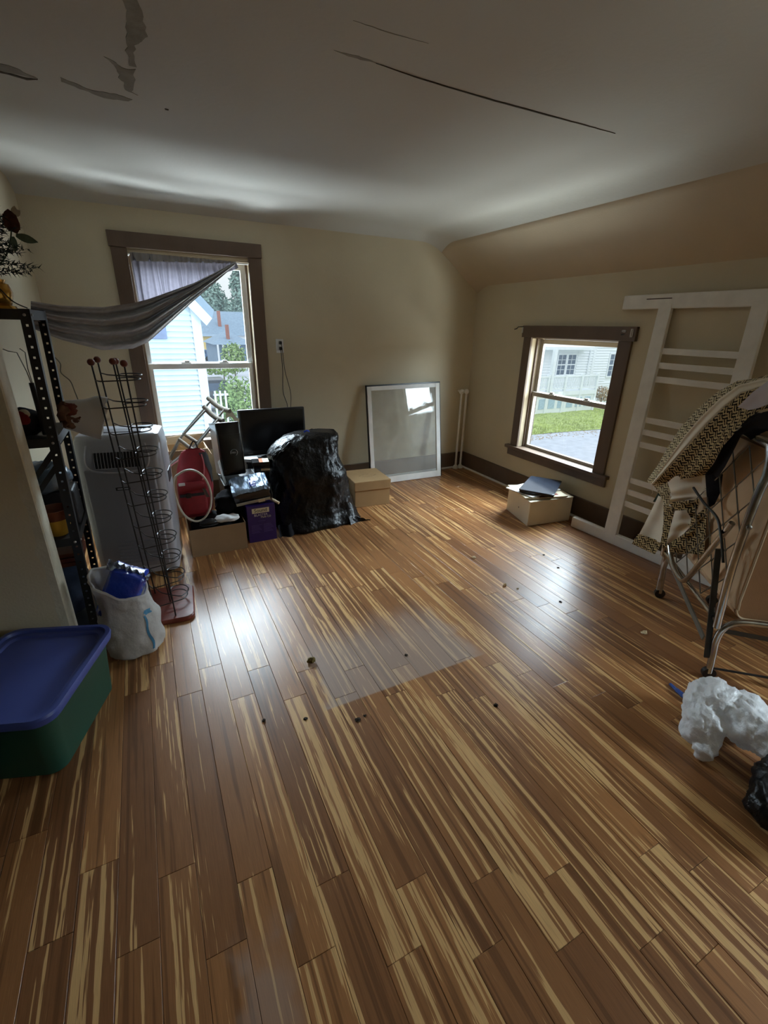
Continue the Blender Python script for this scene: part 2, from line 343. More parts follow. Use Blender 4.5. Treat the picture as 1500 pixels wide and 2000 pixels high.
# ------------------------------------------------------------------ the room
XL, XR, YB, ZC = -0.61, 3.40, 4.48, 2.47
XLN = -0.715                                                        # the left wall runs slightly out of square
YF, XFAR = -1.5, -2.3
fl = struct('floor', MB().box(XFAR, XR + 0.02, YF, YB + 0.02, -0.14, -0.021), 'subfloor')
ROWS = {-5: 1.04, -4: 1.2, -3: .92, -2: 1.08, -1: .81, 0: .96, 1: .685, 2: .845, 3: .58, 4: .73, 5: .49, 6: .64, 7: .4, 8: .55, 9: .3, 10: .21, 11: .46, 12: .36, 13: .24, 14: .105, 15: 1.02, 16: .9, 17: .77, 18: .655, 19: .525, 20: .395, 21: .265, 22: 1.19}
PW, PL, X0 = 0.1085, 1.045, 0.015
cache = {}
def plank_mesh(L, W):
    k = (round(L, 3), round(W, 3))
    if k in cache: return cache[k]
    mb = MB(); e = 0.0011; g = 0.00045
    a = [(g, g), (W - g, g), (W - g, L - g), (g, L - g)]; b = [(g + e, g + e), (W - g - e, g + e), (W - g - e, L - g - e), (g + e, L - g - e)]
    mb.loft([[Vector((x, y, -0.018)) for x, y in a], [Vector((x, y, -0.0011)) for x, y in a], [Vector((x, y, 0)) for x, y in b]], False, True)
    me = bpy.data.meshes.new('floor_plank'); bmesh.ops.recalc_face_normals(mb.bm, faces=mb.bm.faces[:]); mb.bm.to_mesh(me); mb.bm.free(); me.materials.append(MT['plank']); cache[k] = me; return me
for r in range(-7, 32):
    x = X0 + r * PW; wd = PW
    if x < XR and x + PW > XR: wd = XR - x
    if x >= XR: continue
    a = ROWS.get(r, (1.07 - 0.125 * (r - 23)) if r > 22 else R.uniform(0, 1))
    ys = [YF] + [y for y in (a + PL * k for k in range(-4, 6)) if YF + 0.06 < y < YB - 0.06] + [YB]
    for y0, y1 in zip(ys, ys[1:]):
        o = bpy.data.objects.new('floor_plank', plank_mesh(y1 - y0, wd)); C.objects.link(o); o.parent = fl; o.location = (x, y0, R.uniform(-0.0003, 0.0003))
        am = R.choice((R.uniform(0.42, 0.7), R.uniform(0.42, 0.62), R.uniform(0.28, 0.5)))
        tn = R.random()
        if r == 7 and y0 < 0.39: am, tn = 0.0, 0.05
        o.color = (am, tn, R.random(), 1)
mb = MB()                                                           # boards of the hall to the left of the camera, out of sight: plain
mb.box(XFAR, X0 - 7 * PW, YF, 2.3, -0.02, 0); ob('hall_floor', mb, 'subfloor', fl)
def wall_grid(name, m, frame, u0, u1, v0, v1, hole, thick, inv):
    """wall plane with one rectangular opening; frame(u, v, d) gives points"""
    mb = MB(); us = [u0, hole[0], hole[1], u1]; vs = [v0, hole[2], hole[3], v1]
    for i in range(3):
        for j in range(3):
            if i == 1 and j == 1: continue
            q = [(us[i], vs[j]), (us[i + 1], vs[j]), (us[i + 1], vs[j + 1]), (us[i], vs[j + 1])]
            mb.hexa([frame(u, v, 0) for u, v in q], [frame(u, v, thick) for u, v in q])
    return struct(name, mb, m)
TW = 0.16
W1 = (0.005, 0.95, 0.58, 2.10); W2 = (2.565, 3.565, 0.44, 1.545)
wall_grid('wall_back', 'wall', lambda u, v, d: Vector((u, YB + d, v)), -0.9, XR + TW, -0.02, 2.62, W1, TW, 0)
W3 = (-1.20, -0.20, 0.44, 1.545)                                     # window added on the right to light the foreground, beside the camera, unseen
for u0_, u1_, hole_ in ((0.3, YB + TW, W2), (YF, 0.3, W3)): wall_grid('wall_right', 'wall', lambda u, v, d: Vector((XR + d, u, v)), u0_, u1_, -0.02, 2.05, hole_, TW, 0)
MT['spill_dark'] = mat('dark_spill_absorber', (52, 46, 40), 0.9)  # added unseen dark layer outside, stops lamp spill bouncing onto the siding
wall_grid('wall_spill_absorber', 'spill_dark', lambda u, v, d: Vector((u, YB + TW + d, v)), -0.9, XR + TW, -0.02, 2.62, W1, 0.03, 0)
for u0_, u1_, hole_ in ((0.3, YB + TW, W2), (YF, 0.3, W3)): wall_grid('wall_spill_absorber', 'spill_dark', lambda u, v, d: Vector((XR + TW + d, u, v)), u0_, u1_, -0.02, 2.05, hole_, 0.03, 0)
struct('wall_left', MB().hexa([(XLN, 2.42, -.02), (XL, YB + .02, -.02), (XL - .12, YB + .02, -.02), (XLN - .12, 2.42, -.02)], [(XLN, 2.42, 2.6), (XL, YB + .02, 2.6), (XL - .12, YB + .02, 2.6), (XLN - .12, 2.42, 2.6)]), 'wall')
mb = MB(); mb.box(XFAR, -0.515, 2.29, 2.42, -0.02, 2.6)
pw = struct('wall_partition', mb, 'wall')
# worn pale plaster edge of the partition, chipped along its near arris
mb = MB(); rings = []
for k in range(60):
    z = 2.5 * k / 59; j = 0.006 * noise.noise(Vector((0, 0, z * 14))) + (0.012 if 0.85 < z < 0.95 or 0.60 < z < 0.66 else 0) * R.random()
    rings.append([Vector((-0.54 - j * 2, 2.289, z)), Vector((-0.5075, 2.287, z)), Vector((-0.502, 2.293, z)), Vector((-0.502, 2.424, z)), Vector((-0.54, 2.424, z))])
mb.loft(rings); ob('corner_edge', mb, 'strip', pw, True, label='chipped pale plaster edge')
struct('wall_front', MB().box(XFAR, XR + TW, YF - 0.12, YF, -0.02, 2.6), 'wall')
struct('wall_hall', MB().box(XFAR - 0.12, XFAR, YF - 0.12, 2.42, -0.02, 2.6), 'wall')
# ceiling with softly rounded edges down to the back wall and down to the sloping part on the right
def ceil_pt(u, v):
    x = lerp(XFAR, XR + 0.02, u); y = lerp(YF, YB, v); z = ZC
    d = YB - y
    if d < 0.22: z -= 0.075 * (1 - d / 0.22) ** 2
    if x > 2.65:
        k = x - 2.65; s = 0.725
        z -= s * (k * k / 0.6 if k < 0.3 else k - 0.15)
    return Vector((x, y, z))
mb = MB()
xs = [XFAR + (2.6 - XFAR) * i / 10 for i in range(11)] + [2.65 + 0.05 * i for i in range(7)] + [3.1, 3.2, 3.3, 3.4, 3.45]
ysn = [YF + (4.2 - YF) * i / 16 for i in range(17)] + [4.26 + 0.025 * i for i in range(9)] + [YB + 0.03]
split = 18
def cgrid(xa, name, m):
    mb = MB(); V = [[mb.bm.verts.new(ceil_pt((x - XFAR) / (XR + 0.02 - XFAR), (y - YF) / (YB - YF)) if y <= YB else ceil_pt((x - XFAR) / (XR + 0.02 - XFAR), 1) + Vector((0, y - YB, -0.01))) for x in xa] for y in ysn]
    T = [[mb.bm.verts.new(v.co + Vector((0, 0, 0.15))) for v in row] for row in V]
    for j in range(len(ysn) - 1):
        for i in range(len(xa) - 1):
            mb.face([V[j][i], V[j][i + 1], V[j + 1][i + 1], V[j + 1][i]]); mb.face([T[j][i], T[j + 1][i], T[j + 1][i + 1], T[j][i + 1]])
    for j in range(len(ysn) - 1):
        for i in (0, -1): mb.face([V[j][i], V[j + 1][i], T[j + 1][i], T[j][i]])
    for i in range(len(xa) - 1):
        for j in (0, -1): mb.face([V[j][i], V[j][i + 1], T[j][i + 1], T[j][i]])
    return struct(name, mb, m, smooth=True, auto=60)
ce = cgrid(xs[:split - 1], 'ceiling', 'ceil')
cgrid(xs[split - 2:], 'wall_slope', 'slope')
struct('trim_1', MB().box(XR - 0.045, XR - 0.02, 2.2, YB - 0.02, 0, 0.022).bevel(0.01, 3), 'white', smooth=True)
struct('trim_2', MB().box(XL + 0.02, XR - 0.03, YB - 0.045, YB - 0.02, 0, 0.022).bevel(0.01, 3), 'white', smooth=True)
struct('baseboard_right', MB().box(XR - 0.02, XR + 0.005, YF, YB, 0, 0.19).bevel(0.004), 'base')
struct('baseboard_back', MB().box(XL, XR - 0.02, YB - 0.02, YB + 0.005, 0, 0.19).bevel(0.004), 'base')
struct('baseboard_left', MB().hexa([(XLN - .005, 2.43, 0), (XLN + .015, 2.43, 0), (XL + .015, YB - .02, 0), (XL - .005, YB - .02, 0)], [(XLN - .005, 2.43, .17), (XLN + .015, 2.43, .17), (XL + .015, YB - .02, .17), (XL - .005, YB - .02, .17)]), 'base')
# damage on the ceiling: patches where the paint has come off, and the long open joint
def patch(outline, name, m, th=0.0015, rough=0.010, sub=6):
    P = []
    n = len(outline)
    for i in range(n):
        a = Vector((*outline[i], 0)); b = Vector((*outline[(i + 1) % n], 0))
        for k in range(sub):
            p = a.lerp(b, k / sub); q = noise.noise_vector(p * 37) * rough; P.append(Vector((p.x + q.x, p.y + q.y, ZC - th)))
    mb = MB(); mb.loft([P, [p + Vector((0, 0, th + 0.002)) for p in P]]); return ob(name, mb, m, ce)
patch([(.100, 1.55), (.150, 1.55), (.148, 1.93), (.172, 2.09), (.172, 2.14), (.140, 2.20), (.138, 2.36), (.118, 2.36), (.112, 2.2), (.115, 2.0), (.103, 1.93)], 'bare_patch', 'peel')
patch([(.118, 2.39), (.138, 2.38), (.134, 2.56), (.138, 2.61), (.118, 2.60), (.100, 2.53), (.078, 2.42), (.045, 2.33), (.098, 2.38)], 'bare_patch', 'peel', rough=0.018)
patch([(-.125, 2.60), (-.09, 2.61), (-.02, 2.655), (.06, 2.645), (.125, 2.665), (.118, 2.69), (.02, 2.71), (-.06, 2.665), (-.12, 2.63)], 'bare_patch', 'peel')
patch([(-.40, 2.60), (-.28, 2.585), (-.24, 2.61), (-.20, 2.655), (-.28, 2.65), (-.40, 2.655)], 'bare_patch', 'peel')
patch([(-.41, 2.655), (-.30, 2.652), (-.24, 2.668), (-.20, 2.66), (-.24, 2.685), (-.30, 2.668), (-.41, 2.665)], 'crack', 'crack', 0.0025, 0.004)
patch([(.255, 2.69), (.272, 2.692), (.27, 2.702), (.256, 2.699)], 'chip', 'crack', 0.002, 0.002)
patch([(.74, 1.893), (.83, 1.885), (.92, 1.895), (.83, 1.903)], 'bare_patch', 'peel', 0.001, 0.006)
patch([(.90, 1.893), (1.1, 1.905), (1.4, 1.905), (1.7, 1.895), (1.95, 1.888), (2.15, 1.885), (1.95, 1.893), (1.7, 1.903), (1.4, 1.912), (1.1, 1.909)], 'open_joint', 'crack', 0.003, 0.003)
patch([(.735, 1.71), (.86, 1.71), (1.0, 1.70), (.86, 1.714)], 'crack', 'peel', 0.001, 0.002)

# ------------------------------------------------------------------ windows
def window_parts(root, F, u0, u1, v0, v1, dep, mid, sashw, sash):
    """two hung sashes of white vinyl in the opening; F(u, v, d): d measured outwards"""
    def bar(mb, a, b, c, d, d0, d1): mb.hexa([F(a, c, d0), F(b, c, d0), F(b, c, d1), F(a, c, d1)], [F(a, d, d0), F(b, d, d0), F(b, d, d1), F(a, d, d1)])
    for nm, c, d, dd in (('lower_sash', v0, mid + 0.02, dep), ('upper_sash', mid - 0.02, v1, dep + 0.035)):
        mb = MB(); s = sashw
        bar(mb, u0, u0 + s, c, d, dd, dd + 0.03); bar(mb, u1 - s, u1, c, d, dd, dd + 0.03)
        bar(mb, u0 + s, u1 - s, c, c + s, dd, dd + 0.03); bar(mb, u0 + s, u1 - s, d - s, d, dd, dd + 0.03)
        so = ob(nm, mb.bevel(0.003), sash, root)
        mb = MB(); bar(mb, u0 + s - .004, u1 - s + .004, c + s - .004, d - s + .004, dd + 0.012, dd + 0.016); ob('pane', mb, 'glass', so)
    return bar
F1 = lambda u, v, d: Vector((u, YB + d, v))
F2 = lambda u, v, d: Vector((XR + d, u, v))
def window(name, F, hole, head, legs, stool, dep, mid, sashw, sash='shaded_sash'):
    root = bpy.data.objects.new(name, None); C.objects.link(root); root['kind'] = 'structure'
    u0, u1, v0, v1 = hole
    def bar(a, b, c, d, d0, d1, bev=0.003):
        mb = MB(); mb.hexa([F(a, c, d0), F(b, c, d0), F(b, c, d1), F(a, c, d1)], [F(a, d, d0), F(b, d, d0), F(b, d, d1), F(a, d, d1)]); return mb.bevel(bev)
    ob('head_casing', bar(head[0], head[1], head[2], head[3], -0.030, 0), 'trim', root)
    ob('side_casing', bar(legs[0], legs[1], stool[3], head[2], -0.022, 0), 'trim', root)
    ob('side_casing', bar(legs[2], legs[3], stool[3], head[2], -0.022, 0), 'trim', root)
    ob('stool', bar(stool[0], stool[1], stool[2], stool[3], -0.05, dep), 'trim', root)
    ob('apron', bar(stool[0] + 0.02, stool[1] - 0.02, stool[2] - 0.075, stool[2], -0.02, 0), 'trim', root)
    t = 0.014
    for a, b, c, d in ((u0, u0 + t, v0, v1), (u1 - t, u1, v0, v1), (u0 + t, u1 - t, v1 - t, v1)):
        ob('jamb', bar(a, b, c, d, 0, TW, 0.001), 'jamb', root)
    ob('outer_sill', bar(u0, u1, v0 - 0.03, v0 + 0.012, dep + 0.02, TW + 0.06), 'vinyl', root)
    for a, b in ((u0 + t, u0 + t + 0.018), (u1 - t - 0.018, u1 - t)): ob('stop_bead', bar(a, b, v0, v1 - t, dep - 0.018, dep - 0.002), 'trim', root)
    window_parts(root, F, u0 + t + 0.004, u1 - t - 0.004, v0 + 0.012, v1 - t - 0.004, dep, mid, sashw, sash)
    return root
w1 = window('window_1', F1, W1, (-0.10, 1.052, 2.125, 2.232), (-0.09, 0.02, 0.935, 1.047), (-0.12, 1.08, 0.575, 0.60), 0.075, 1.245, 0.048, 'vinyl')
w2 = window('window_2', F2, W2, (2.44, 3.67, 1.54, 1.645), (2.47, 2.585, 3.545, 3.645), (2.42, 3.70, 0.435, 0.465), 0.075, 1.01, 0.042)
window('window_3_added', F2, W3, (-1.325, -0.095, 1.54, 1.645), (-1.30, -1.18, -0.22, -0.12), (-1.34, -0.06, 0.435, 0.465), 0.075, 1.01, 0.042)
for u in (2.84, 3.25):                                              # sash locks on the meeting rail
    mb = MB(); mb.box(XR + 0.05, XR + 0.09, u - 0.035, u + 0.035, 1.03, 1.042); mb.box(XR + 0.055, XR + 0.075, u - 0.012, u + 0.03, 1.042, 1.056); ob('sash_lock', mb.bevel(0.003), 'vinyl', w2, label='white sash lock')
for u in (0.34, 0.66):
    mb = MB(); mb.box(u - 0.04, u + 0.04, YB + 0.05, YB + 0.09, 1.265, 1.277); mb.box(u - 0.012, u + 0.03, YB + 0.055, YB + 0.08, 1.277, 1.29); ob('sash_lock', mb.bevel(0.003), 'vinyl', w1, label='white sash lock')
# white curtain rod brackets left on the head of the right window
for y, z, a, b in ((2.475, 1.60, 0.010, 0.030), (2.545, 1.612, 0.018, 0.008), (2.552, 1.588, 0.012, 0.003), (3.665, 1.605, 0.007, 0.026)):
    mb = MB(); x = XR - 0.03
    mb.box(x - 0.006, x, y - a, y - a + 0.005, z - b, z + b); mb.box(x - 0.006, x, y + a - 0.007, y + a, z - b, z + b); mb.box(x - 0.006, x, y - a, y + a, z - b, z - b + 0.006); mb.box(x - 0.006, x, y - a, y + a, z + b - 0.006, z + b)
    ob('curtain_bracket', mb, 'vinyl', w2, label='white curtain bracket')
mb = MB(); mb.tube([(XR - 0.03, 3.66, 1.635), (XR - 0.05, 3.71, 1.633), (XR - 0.05, 3.73, 1.615), (XR - 0.05, 3.76, 1.61)], 0.005, 6); ob('rod_hook', mb, 'dsteel', w2, label='bent rod hook')

# ------------------------------------------------------------------ outlet, cords, heating pipes
t = thing('wall_outlet', 'white double wall outlet right of the tall window with two black plugs', 'outlet', (1.168, YB, 1.415))
ob('cover_plate', MB().box(1.132, 1.204, YB - 0.006, YB, 1.355, 1.477).bevel(0.003), 'vinyl', t)
for z in (1.392, 1.440):
    mb = MB(); mb.prism([(1.168 + x, 0 + y) for x, y in rrect(0.016, 0.014, 0.006)], 0, 0.003)
    M = Matrix.Translation((1.168, YB - 0.006, z)) @ Matrix.Rotation(PI / 2, 4, 'X') @ Matrix.Translation((-1.168, 0, 0))
    for v in mb.bm.verts: v.co = M @ v.co
    rc = ob('receptacle', mb, 'vinyl', t)
    mb = MB()
    for dx in (-0.006, 0.006): mb.box(1.168 + dx - 0.001, 1.168 + dx + 0.001, YB - 0.0095, YB - 0.0085, z - 0.004, z + 0.005)
    ob('slot', mb, 'black', rc)
for k, (z, pts, lab) in enumerate(((1.445, [(1.17, 4.44, 1.44), (1.175, 4.425, 1.40), (1.19, 4.43, 1.2), (1.235, 4.44, 1.0), (1.23, 4.44, 0.86), (1.215, 4.43, 0.70)], 'black power cord from the upper socket running down the wall'),
                                   (1.395, [(1.165, 4.44, 1.39), (1.165, 4.43, 1.34), (1.172, 4.44, 1.2), (1.165, 4.445, 1.0), (1.20, 4.445, 0.86), (1.18, 4.43, 0.68)], 'black power cord from the lower socket running down the wall'))):
    c = thing('power_cord', lab, 'cord', (1.17, YB - 0.03, z), 'cords at the wall outlet')
    ob('plug', MB().box(1.168 - 0.012, 1.168 + 0.012, YB - 0.045, YB - 0.009, z - 0.014, z + 0.014).bevel(0.005), 'black', c)
    ob('cable', MB().tube(smooth_path(pts), 0.0035, 6), 'black', c, True)
for x, lab in ((3.255, 'left of the two white heating pipes in the far corner'), (3.325, 'right of the two white heating pipes in the far corner')):
    y = YB - 0.06
    t = thing('heating_pipe', lab, 'pipe', (x, y, 0), 'heating pipes in the corner')
    ob('pipe', MB().tube([(x, y, 0.0), (x, y, 0.90), (x, y + 0.012, 0.925), (x, YB, 0.93)], 0.0125, 10), 'white', t, True)
    ob('floor_collar', MB().lathe([(0.032, 0), (0.032, 0.014), (0.026, 0.032), (0.016, 0.045)], (x, y, 0), 16), 'white', t, True)
    ob('elbow', MB().ball((x, y, 0.925), 0.03, 12, 8), 'white', t, True)

# ------------------------------------------------------------------ curtain on the tall window, pulled over to the shelf
t = thing('curtain_rod', 'white curtain rod inside the top of the tall window frame', 'curtain rod', (0.49, YB - 0.005, 2.075))
ob('rod', MB().tube([(0.022, YB - 0.012, 2.083), (0.94, YB - 0.012, 2.075)], 0.007, 8), 'white', t, True)
for x in (0.024, 0.936): ob('end_cap', MB().tube([(x - 0.004, YB - 0.012, 2.079), (x + 0.004, YB - 0.012, 2.079)], 0.011, 10), 'white', t)
MT['curtain'] = cloth_mat('grey_curtain', (152, 149, 148), 0.06, 0.14, 14)
MT['sheer'] = cloth_mat('grey_curtain_single_layer', (92, 90, 96), 0.40, 0.3, 22, tint=(112, 108, 118))
cu = thing('curtain', 'grey curtain on the tall window, its lower end swept left onto the shelf', 'curtain', (0.4, YB - 0.06, 2.05))
SU = [60, 120, 200, 260, 290, 330, 380, 420, 440, 459]
ST = [588, 597, 600, 592, 584, 570, 552, 532, 521, 512]
SB = [640, 664, 684, 681, 668, 632, 586, 552, 535, 518]
def swag_y(u): return interp([60, 130, 220, 300, 380, 459], [2.90, 3.20, 3.72, 4.10, 4.32, 4.425], u)
def swag(a, b):
    u = lerp(60, 459, a); top = interp(SU, ST, u); bot = interp(SU, SB, u)
    v = lerp(top, bot, b); wdt = (bot - top)
    f = abs(math.sin(b * 10.5 + 0.9 * math.sin(a * 3.1) + .6)) ** 0.7 * 1.3 - .6 + 0.25 * math.sin(b * 41 + a * 5)
    y = swag_y(u) - 0.12 * f * min(1, wdt / 75) - 0.05 * math.sin(PI * b)
    return at_y(u, v, y)
ob('swag', MB().grid(swag, 70, 56), 'curtain', cu, True, auto=180, label='heavy gathered lower end of the curtain')
def hang(a, b):
    x = lerp(0.035, 0.83, a); u0, zt = x, 2.092 - 0.009 * a
    # bottom follows just under the top edge of the swag
    k = lerp(258, 458, a); zb = at_y(k, interp(SU, ST, k) + 10, 4.42).z
    z = lerp(zt, zb, b); f = 0.012 * math.sin(x * 150 + 2 * noise.noise(Vector((x * 9, b * 1.5, 0)))) + 0.008 * math.sin(x * 63 + 1)
    k2 = 0.4 if b < 0.08 else 1
    return Vector((x + 0.012 * b * math.sin(x * 40), YB - 0.028 + f * k2 * 0.9 - 0.016 * b, min(z, zt)))
ob('hanging_panel', MB().grid(hang, 120, 14), 'sheer', cu, True, auto=180)
def header(a, b):
    x = lerp(0.035, 0.83, a); f = 0.007 * math.sin(x * 150)
    return Vector((x, YB - 0.036 + f, 2.094 - 0.009 * a - 0.062 * b * (1 - 0.75 * a)))
ob('gathered_heading', MB().grid(header, 120, 3), 'curtain', cu, True, auto=180)

# ------------------------------------------------------------------ boltless steel shelf on the left
sh = thing('metal_shelf', 'tall charcoal slotted metal shelf by the left wall', 'shelf', (-0.55, 2.66, 0))
def slotted_post(cx, cy, dx, dy, lean, h=1.665, name='post'):
    """L-angle post with punched holes: one flange faces dx, one faces dy"""
    mb = MB(); wd = 0.038; step = 0.042; n = int(h / step)
    def flange(ax):
        W_ = [0, wd * 0.38, wd * 0.62, wd]
        for k in range(n):
            z0 = k * step; zz = [z0, z0 + step * 0.39, z0 + step * 0.61, z0 + step]
            for i in range(3):
                for j in range(3):
                    if i == 1 and j == 1: continue
                    def P(w_, z, d):
                        x = cx + lean[0] * z / h; y = cy + lean[1] * z / h
                        return Vector((x + dx * w_, y + dy * d, z)) if ax == 0 else Vector((x + dx * d, y + dy * w_, z))
                    a, b, c, d = W_[i], W_[i + 1], zz[j], zz[j + 1]
                    mb.face(mb.verts([P(a, c, 0), P(b, c, 0), P(b, d, 0), P(a, d, 0)]))
                    mb.face(mb.verts([P(a, c, 0.002), P(b, c, 0.002), P(b, d, 0.002), P(a, d, 0.002)]))
    flange(0); flange(1)
    return ob(name, mb, 'shelfsteel', sh)
SXF, SXB, SY0, SY1 = -0.425, -0.70, 2.46, 2.86
LE = (0.045, 0.0)
slotted_post(SXF, SY0, -1, 1, LE); slotted_post(SXF, SY1, -1, -1, LE); slotted_post(SXB, SY0, 1, 1, LE); slotted_post(SXB, SY1, 1, -1, LE)
levels = (1.63, 1.10, 0.61, 0.10)
for z in levels:
    l = LE[0] * z / 1.665
    mb = MB(); x0, x1 = SXB + l + 0.003, SXF + l - 0.003
    mb.box(x0, x1, SY0 + 0.003, SY1 - 0.003, z, z + 0.006)
    for a, b, c, d in ((x0, x1, SY0 + .003, SY0 + .006), (x0, x1, SY1 - .006, SY1 - .003), (x0, x0 + .003, SY0, SY1), (x1 - .003, x1, SY0, SY1)): mb.box(a, b, c, d, z - 0.034, z)
    s_ = ob('shelf_board', mb, 'shelfsteel', sh)
    for (bx, by) in ((x1 - 0.018, SY0 - 0.004), (x1 - 0.018, SY1 + 0.001)): ob('bolt', MB().lathe([(0.006, 0), (0.006, 0.003), (0.003, 0.005)], (bx, by, z - 0.015), 8, Matrix.Rotation(PI / 2, 4, 'X')), 'bolt', s_)
    ob('bolt', MB().lathe([(0.006, 0), (0.006, 0.003), (0.003, 0.005)], (x1 + 0.003, SY0 + 0.02, z - 0.015), 8, Matrix.Rotation(PI / 2, 4, 'Y')), 'bolt', s_)
for (xa, za, xb, zb, y) in ((SXF + .02, 1.065, SXF - .15, 0.86, SY0 + .008), (SXF + .01, 0.99, SXF - .16, 0.78, SY0 + .008), (SXF + .02, 1.065, SXF - .15, 0.86, SY1 - .008)):
    d = Vector((xb - xa, 0, zb - za)).normalized(); n_ = Vector((-d.z, 0, d.x)) * 0.011
    a, b = Vector((xa, y, za)), Vector((xb, y, zb))
    ob('corner_brace', MB().hexa([a - n_, b - n_, b - n_ + Vector((0, .003, 0)), a - n_ + Vector((0, .003, 0))], [a + n_, b + n_, b + n_ + Vector((0, .003, 0)), a + n_ + Vector((0, .003, 0))]), 'shelfsteel', sh)

# things on the shelf -----------------------------------------------------------------
tx, ty, tz = -0.505, 2.60, 1.6365
tr = thing('potted_tree', 'small dark artificial fir in a gold pot on top of the metal shelf', 'christmas tree', (tx, ty, tz))
ob('pot', MB().lathe([(0.040, 0), (0.052, 0.03), (0.060, 0.065), (0.052, 0.095), (0.040, 0.10), (0.046, 0.112), (0.040, 0.112), (0.03, 0.09)], (tx, ty, tz), 24), 'gold', tr, True)
ob('trunk', MB().tube([(tx, ty, tz + 0.08), (tx, ty, tz + 0.5)], 0.008, 6), 'redwood', tr)
mb = MB(); RR = random.Random(3)
for k in range(130):
    h = 0.13 + 0.37 * k / 130; a = k * 2.4; L = (0.125 * (1 - (k / 130) ** 1.3) + 0.035) * RR.uniform(0.8, 1.15)
    p0 = Vector((tx, ty, tz + h)); d = Vector((math.cos(a), math.sin(a), RR.uniform(-0.15, 0.35))).normalized()
    for j in range(36):
        q = p0 + d * (L * (j + 1) / 36); e = Vector((RR.gauss(0, 1), RR.gauss(0, 1), RR.gauss(0, 1))).normalized() * 0.022 + d * 0.012
        s_ = e.cross(Vector((RR.gauss(0, 1), RR.gauss(0, 1), 1))).normalized() * 0.0026
        mb.face(mb.verts([q - s_, q + s_, q + e]))
ob('foliage', mb, 'fir', tr)
ob('base_stand', MB().lathe([(0.065, -0.0), (0.06, 0.012), (0.045, 0.014)], (tx, ty, tz), 20), 'gold', tr, True)
ob('trim_wire', MB().tube(smooth_path([(tx + .0, ty - .062, tz + .12), (tx + .03, ty - .062, tz + .075), (tx + .06, ty - .045, tz + .03), (tx + .10, ty - .02, tz + .006)]), 0.0025, 5), 'black', tr)
MT['petal'] = cloth_mat('dark_red_petal', (98, 66, 54), 0.2, 0.4, 60); MT['leaf'] = cloth_mat('grey_green_leaf', (92, 104, 86), 0.2, 0.2, 30); MT['cream'] = mat('cream_petal', (196, 184, 160), 0.7)
fp = thing('flower_pick', 'dark red artificial flower with pale tips and one green leaf, leaning out of the fir', 'artificial flower', (-0.47, 2.60, 1.80))
ob('stem', MB().tube(smooth_path([(-0.49, 2.60, 1.78), (-0.435, 2.60, 1.84), (-0.40, 2.60, 1.92), (-0.385, 2.60, 2.0)]), 0.003, 5), 'leaf', fp)
def petal(base, d, L, wd, m, nm, curl=0.2):
    d = Vector(d).normalized(); s_ = d.cross(Vector((0.3, 1, 0.2))).normalized(); n_ = d.cross(s_)
    ob(nm, MB().grid(lambda a, b: Vector(base) + d * (L * b) + s_ * ((a - .5) * wd * math.sin(PI * min(1, 0.08 + b * 0.95)) ** 0.8 * 2) + n_ * (curl * L * (b * b) + 0.2 * wd * abs(a - .5)), 4, 8), m, fp, True, auto=180)
for d, L in (((.1, 0, 1), .04), ((.6, -.2, .5), .035), ((.3, .2, -.9), .045), ((-.2, -.1, -.8), .04), ((.6, 0, -.6), .04), ((-.5, 0, .6), .03)): petal((-0.39, 2.595, 1.965), d, L, 0.022, 'petal', 'petal')
for d in ((.4, 0, 1), (.9, -.2, .6)): petal((-0.375, 2.59, 1.985), d, 0.035, 0.012, 'cream', 'pale_petal')
petal((-0.385, 2.595, 1.915), (1, 0, -.25), 0.075, 0.016, 'leaf', 'leaf', 0.05); petal((-0.395, 2.595, 1.91), (-.05, 0, -1), 0.06, 0.012, 'leaf', 'leaf', 0.1)
tp = thing('antenna_pick', 'dark tube with two thin bent wires standing up on the second shelf', 'antenna', (-0.455, 2.53, 1.108))
ob('tube', MB().tube([(-0.445, 2.53, 1.112), (-0.452, 2.54, 1.34)], [0.014, 0.010], 10), 'shelfsteel', tp, True)
for pts in ([(-0.452, 2.54, 1.33), (-0.458, 2.54, 1.385), (-0.475, 2.54, 1.465), (-0.505, 2.54, 1.472), (-0.52, 2.54, 1.48)], [(-0.448, 2.54, 1.33), (-0.452, 2.54, 1.40), (-0.446, 2.54, 1.466), (-0.462, 2.54, 1.482)]):
    ob('wire', MB().tube(pts, 0.0022, 5), 'galv', tp)
MT['navy'] = cloth_mat('black_cloth', (34, 34, 40), 0.0, 0.2, 30); MT['olive'] = cloth_mat('olive_cloth', (110, 104, 78), 0.0, 0.3, 30); MT['redc'] = cloth_mat('red_cloth', (120, 38, 40), 0.0, 0.2, 30)
def blob(name, c, r, m, parent=None, amp=0.012, fr=14, seed=1, nu=28, nv=18, flat=True, **kw):
    mb = MB(); mb.ball(c, 1.0, nu, nv, r); mb.crumple(amp, fr, seed)
    if flat:
        for v in mb.bm.verts: v.co.z = max(v.co.z, c[2] - r[2] * 0.9)
    return ob(name, mb, m, parent, True, auto=180, **kw)
bn = thing('cloth_bundle', 'dark bundle of clothes with red and olive pieces on the second shelf', 'clothes', (-0.53, 2.56, 1.107))
blob('dark_cloth', (-0.545, 2.57, 1.165), (0.10, 0.075, 0.062), 'navy', bn, seed=2); blob('olive_cloth', (-0.565, 2.50, 1.20), (0.045, 0.03, 0.045), 'olive', bn, 0.008, seed=3); blob('red_cloth', (-0.51, 2.495, 1.195), (0.028, 0.02, 0.03), 'redc', bn, 0.006, seed=4); blob('pale_cloth', (-0.50, 2.50, 1.215), (0.02, 0.012, 0.018), 'cream', bn, 0.004, seed=9)
pb = thing('paper_bag', 'open white paper bag spilling brown wrapping off the second shelf', 'bag', (-0.36, 2.72, 1.107))
